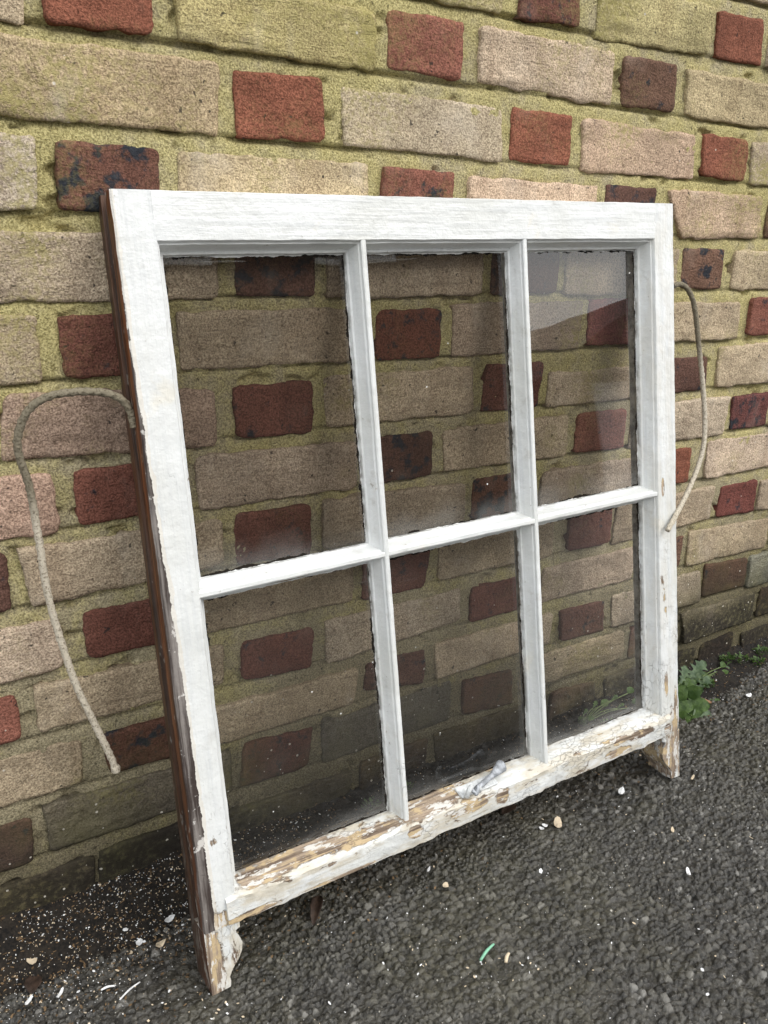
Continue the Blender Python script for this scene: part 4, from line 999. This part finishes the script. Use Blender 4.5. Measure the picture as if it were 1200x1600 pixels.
# moss and tiny seedlings
def tufts(name, pts, label, mat):
    V, F = [], []
    for (x, y, z, r, n) in pts:
        for _ in range(n):
            a = random.uniform(0, 6.28); e = random.uniform(.1, 1.2); rr = r * random.random() ** .5; c = Vector((x + rr * math.cos(a), y + rr * .6 * math.sin(a), z + random.uniform(0, r * .5)))
            d = Vector((math.cos(a) * math.cos(e), math.sin(a) * math.cos(e), math.sin(e))); L = random.uniform(.003, .007); s = d.cross(Vector((0, 0, 1))).normalized() * L * .35; b = len(V)
            V += [c, c + d * L * .5 + s, c + d * L, c + d * L * .5 - s]; F.append((b, b + 1, b + 2, b + 3))
    return tag(pyd(name, V, F, mat, None, False), label, 'moss', None, 'stuff')
tufts('moss', [(x, y, surf(x, y) - .001, random.uniform(.008, .02), 90) for (x, y) in ((1.10, -.03), (1.13, -.045), (1.07, -.02), (1.16, -.03), (.98, -.05), (.93, -.03), (.30, -.03), (.36, -.025), (.70, -.03), (.74, -.05))], 'bright green moss and seedlings growing on the soil at the foot of the wall', GR1)

# ------------------------------------------------------------------ what stands across the yard and shows in the panes
HB_M = plain('opposite_brick', (.10, .065, .045), .9, .2, .3, 3, .004); HR_M = plain('opposite_roof_tiles', (.07, .045, .04), .85, .2, .3, 6, .01); HW_M = plain('opposite_white_trim', (.70, .71, .72), .5, .3, .05)
HG_M = plain('opposite_dark_glass', (.03, .035, .04), .1, .6, .1)
def boxo(name, x0, x1, y0, y1, z0, z1, mat, parent=None):
    L = parent.location if parent else Vector((0, 0, 0))
    V = [Vector((x, y, z)) - L for z in (z0, z1) for (x, y) in ((x0, y0), (x1, y0), (x1, y1), (x0, y1))]
    return pyd(name, V, [(3, 2, 1, 0), (4, 5, 6, 7), (0, 1, 5, 4), (1, 2, 6, 5), (2, 3, 7, 6), (3, 0, 4, 7)], mat, parent, False)
def gable(name, x0, x1, y0, y1, ze, zr, mat, parent, along='x', ov=.3):
    L = parent.location
    if along == 'x': P = [(x0 - ov, y0 - ov, ze), (x1 + ov, y0 - ov, ze), (x1 + ov, y1 + ov, ze), (x0 - ov, y1 + ov, ze), (x0 - ov, (y0 + y1) / 2, zr), (x1 + ov, (y0 + y1) / 2, zr)]; F = [(0, 1, 5, 4), (2, 3, 4, 5), (0, 4, 3), (1, 2, 5), (3, 2, 1, 0)]
    else: P = [(x0 - ov, y0 - ov, ze), (x1 + ov, y0 - ov, ze), (x1 + ov, y1 + ov, ze), (x0 - ov, y1 + ov, ze), ((x0 + x1) / 2, y0 - ov, zr), ((x0 + x1) / 2, y1 + ov, zr)]; F = [(1, 2, 5, 4), (3, 0, 4, 5), (0, 1, 4), (2, 3, 5), (3, 2, 1, 0)]
    return pyd(name, [Vector(p) - L for p in P], F, mat, parent, False)
def house(name, x0, x1, y0, y1, ze, zr, along, wins, label):
    r = bpy.data.objects.new(name, None); COL.objects.link(r); r.location = ((x0 + x1) / 2, (y0 + y1) / 2, -.93); tag(r, label, 'house' if name == 'house' else 'garage')
    boxo('wall', x0, x1, y0, y1, -.93, ze, HB_M, r); gable('roof', x0, x1, y0, y1, ze + .002, zr, HR_M, r, along)
    for (a, b, c, d, nm) in wins:
        f = boxo(nm, a, b, y1 - .02, y1 + .05, c, d, HW_M, r)
        pn = boxo('pane', a + .08, b - .08, y1 + .052, y1 + .06, c + .08, d - .08, HG_M if nm == 'window' else HW_M, r); mw = pn.location.copy(); pn.parent = f; pn.location = mw
    return r
house('house', -1.5, 8.2, -16, -9.3, 4.6, 6.9, 'x', [(.2, 1.4, 2.6, 3.8, 'window'), (2.6, 3.8, 2.6, 3.8, 'window'), (5.2, 6.4, 2.6, 3.8, 'window')], 'brown brick two-storey house across the yard, reflected dark in the left and middle panes')
house('garage', 8.75, 14.5, -14, -9.4, .85, 2.25, 'y', [(9.8, 12.6, -.9, .75, 'door')], 'low gabled garage across the yard, its roofline reflected in the upper right pane')
